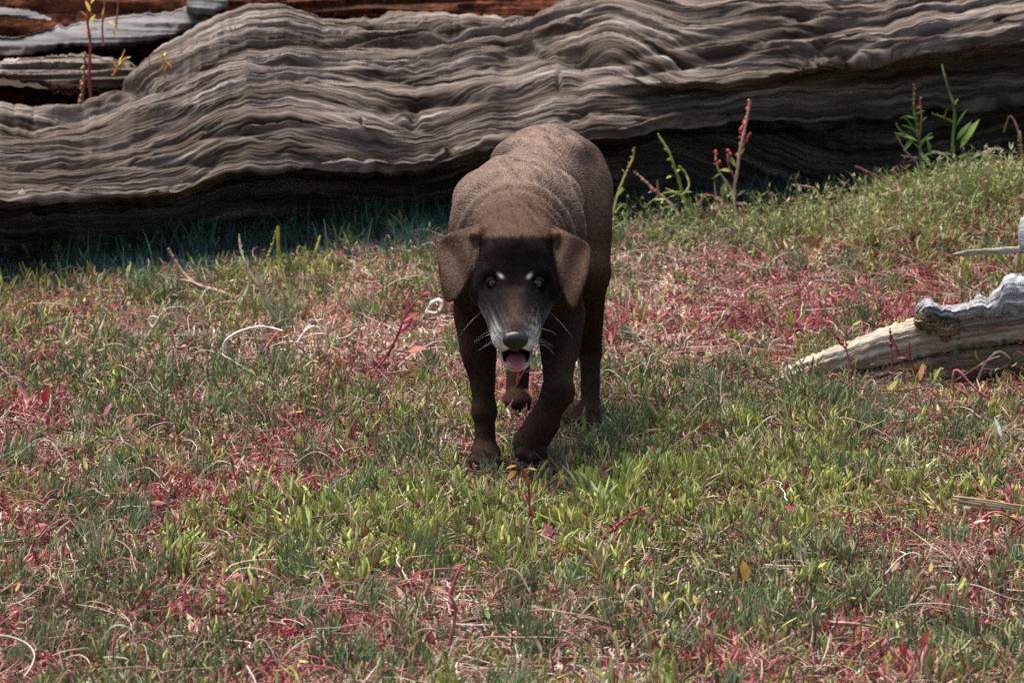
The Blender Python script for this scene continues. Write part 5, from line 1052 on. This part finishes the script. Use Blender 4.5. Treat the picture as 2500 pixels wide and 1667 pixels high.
for i in range(9):
    a = np.array([(2328+random.uniform(-8, 14), 1258+i*3), (2400, 1265+i*3.2+random.uniform(-3, 3)), (2480, 1276+i*3.0+random.uniform(-3, 3)), (2600, 1292+i*4+random.uniform(-4, 4))])
    V, F = tube(smooth_path(P(a[:, 0], a[:, 1], yr_+.01*(i % 3))+A3(0, 0, .030)), .0024, .0016, 6); np_mesh('straw', V, F, leafmat((.50, .40, .27) if i % 2 else (.40, .29, .18), transl=0), reed)
# straw and grass tufts
def tuft(base, label, n, h, spread, cols, lean=(0, 0), r=.8, name='grass_tuft', cat='grass tuft'):
    g = G(*base); e = empty(name, tuple(g), label, cat); rr = np.random.default_rng(int(base[0]*3+base[1])); groups = {}
    for i in range(n):
        a = rr.uniform(0, 6.28); p = g+A3(math.cos(a)*rr.random()*spread*.5, math.sin(a)*rr.random()*spread, -.003); hh = h*rr.uniform(.45, 1.1)
        d = A3(lean[0]+rr.normal(0, .28), lean[1]+rr.normal(0, .2), 1); d /= np.linalg.norm(d); cur = A3(rr.normal(0, .22)+lean[0]*.4, rr.normal(0, .15), -.12)
        path = np.array([p+d*hh*t+cur*hh*t*t for t in np.linspace(0, 1, 5)]); s = A3(1, .25*rr.normal(), 0); w = r/1000*rr.uniform(.7, 1.3)*np.array([1, 1, .8, .5, .08])
        V = np.concatenate([path-s*w[:, None], path+s*w[:, None]+A3(0, .0004, 0)]); F = np.array([(k, k+1, k+6, k+5) for k in range(4)]); groups.setdefault(i % len(cols), []).append((V, F))
    for k, L in groups.items():
        off = 0; VV = []; FF = []
        for V, F in L: VV.append(V); FF.append(F+off); off += len(V)
        np_mesh('blades', np.concatenate(VV), np.concatenate(FF), leafmat(cols[k]), e, kind='stuff')
tuft((240, 1375), 'fan of long bleached straw blades standing among red and green plants', 34, .115, .035, [ST, (.40, .38, .26), (.24, .26, .13)], (-.15, .1), .7)
tuft((880, 1295), 'spiky tuft of pale straw before the planted forepaw', 46, .06, .045, [ST, (.44, .38, .24), (.30, .26, .15)], (.0, .1), .8)
tuft((700, 805), 'dark green leaning grass tuft among pinkish plants behind the arching pale stem', 80, .085, .05, [TL, (.12, .19, .09), (.16, .22, .12)], (-.25, 0), .9)
tuft((2090, 1065), 'long dark green grass blades combed flat below the bleached log', 90, .13, .06, [TL, (.13, .18, .10), (.20, .24, .16)], (.75, .1), .9)
tuft((1920, 1000), 'stiff grey green grass tuft hiding the pointed end of the bleached log', 80, .045, .05, [TL, (.14, .19, .12), (.19, .22, .15)], (-.1, 0), .9)
tuft((920, 1110), 'sparse dry olive stalks standing beside the planted forepaw of the dog', 22, .10, .04, [(.24, .22, .12), (.34, .28, .18)], (.35, .1), .7)
tuft((1190, 1165), 'grey green blades rising over the planted forepaw', 30, .055, .03, [(.16, .21, .13), (.20, .25, .15)], (.1, 0), .9)
tuft((1440, 1085), 'grey green blades in front of the standing hind paw', 26, .05, .035, [(.16, .21, .13), (.22, .26, .16)], (0, 0), .9)
tuft((1000, 600), 'teal grass tuft at the trunk foot beside the dog', 70, .09, .08, [(.07, .15, .13), (.10, .19, .15)], (.05, 0), .9)  # blade colour carries the teal of the trunk's shade
tuft((340, 690), 'teal grass tuft in the shade behind the pinkish forked branch', 80, .085, .10, [(.05, .13, .115), (.07, .17, .14)], (.0, 0), .8)  # shade is painted into these teal blades as well
tuft((2200, 510), 'leafy green grass tuft on the bank under the bushy weed', 240, .11, .16, [GR, YG, (.20, .22, .08)], (.0, 0), 1.1)
tuft((2380, 490), 'yellow green grass tuft on the bank under the tall green weed', 240, .11, .16, [GR, YG, (.26, .22, .12)], (.1, 0), 1.1)
# plants rooted in the hollow of the trunk
plant('weed', 'reddish stalk with yellow leaves growing from the hollow of the trunk', 'weed', (205, 262), [([(222, 240), (218, 180), (221, 110), (214, 50), (222, -40)], 2.4, 1.4, CR), ([(200, 258), (204, 200), (207, 140)], 1.8, .9, BRN)],
      [(220, 30, -.4, -1, 34, 9, YL), (217, 60, .5, -1, 30, 9, YL), (215, 45, -.7, -1, 28, 8, OR), (222, 10, .5, -1, 30, 9, YL), (219, 90, -.6, -1, 26, 8, OR)], [([(196, 256), (200, 200)], 16, 3.6, BRN), ([(203, 190), (207, 130)], 12, 2.8, (.36, .26, .09))], y=2.60)
plant('weed', 'thin stalk with bright yellow leaves hanging over the grey inner wood', 'weed', (252, 112), [([(252, 112), (250, 60), (256, 0), (252, -40)], 1.4, .8, BRN), ([(283, 70), (287, 30), (290, -20)], 1.1, .7, BRN)], [(255, 20, -.4, 1, 28, 8, YL), (262, 52, .8, .3, 24, 11, YL), (272, 74, .5, .6, 18, 12, YL), (256, 0, .4, -1, 26, 8, YL), (286, 40, -.3, 1, 20, 7, OR)], y=2.74)
plant('weed', 'small yellow orange tuft in the rotten crack of the trunk', 'weed', (285, 180), [([(275, 186), (288, 165), (305, 122)], 1.6, .9, OR), ([(285, 172), (298, 150), (312, 140)], 1.3, .7, YL)], [(290, 160, .3, -1, 30, 8, YL), (285, 168, -.4, -1, 22, 7, OR), (300, 150, .8, -.6, 22, 7, YL)], y=2.60)
plant('weed', 'orange dry tuft hanging on the upper face of the trunk', 'weed', (402, 195), [([(403, 192), (400, 160), (396, 130)], 1.4, .8, OR), ([(402, 175), (416, 150), (418, 160)], 1.0, .6, OR)], [(400, 155, -.6, .8, 22, 7, OR), (404, 150, .8, .6, 24, 7, OR), (398, 140, .5, -1, 16, 6, YL)], y=2.52)
plant('weed', 'short brown dry wisp on the trunk face beside the orange tuft', 'weed', (366, 172), [([(366, 172), (364, 150), (370, 135)], 1.2, .6, BRN)], [(365, 155, -.4, 1, 16, 5, BRN)], y=2.54)
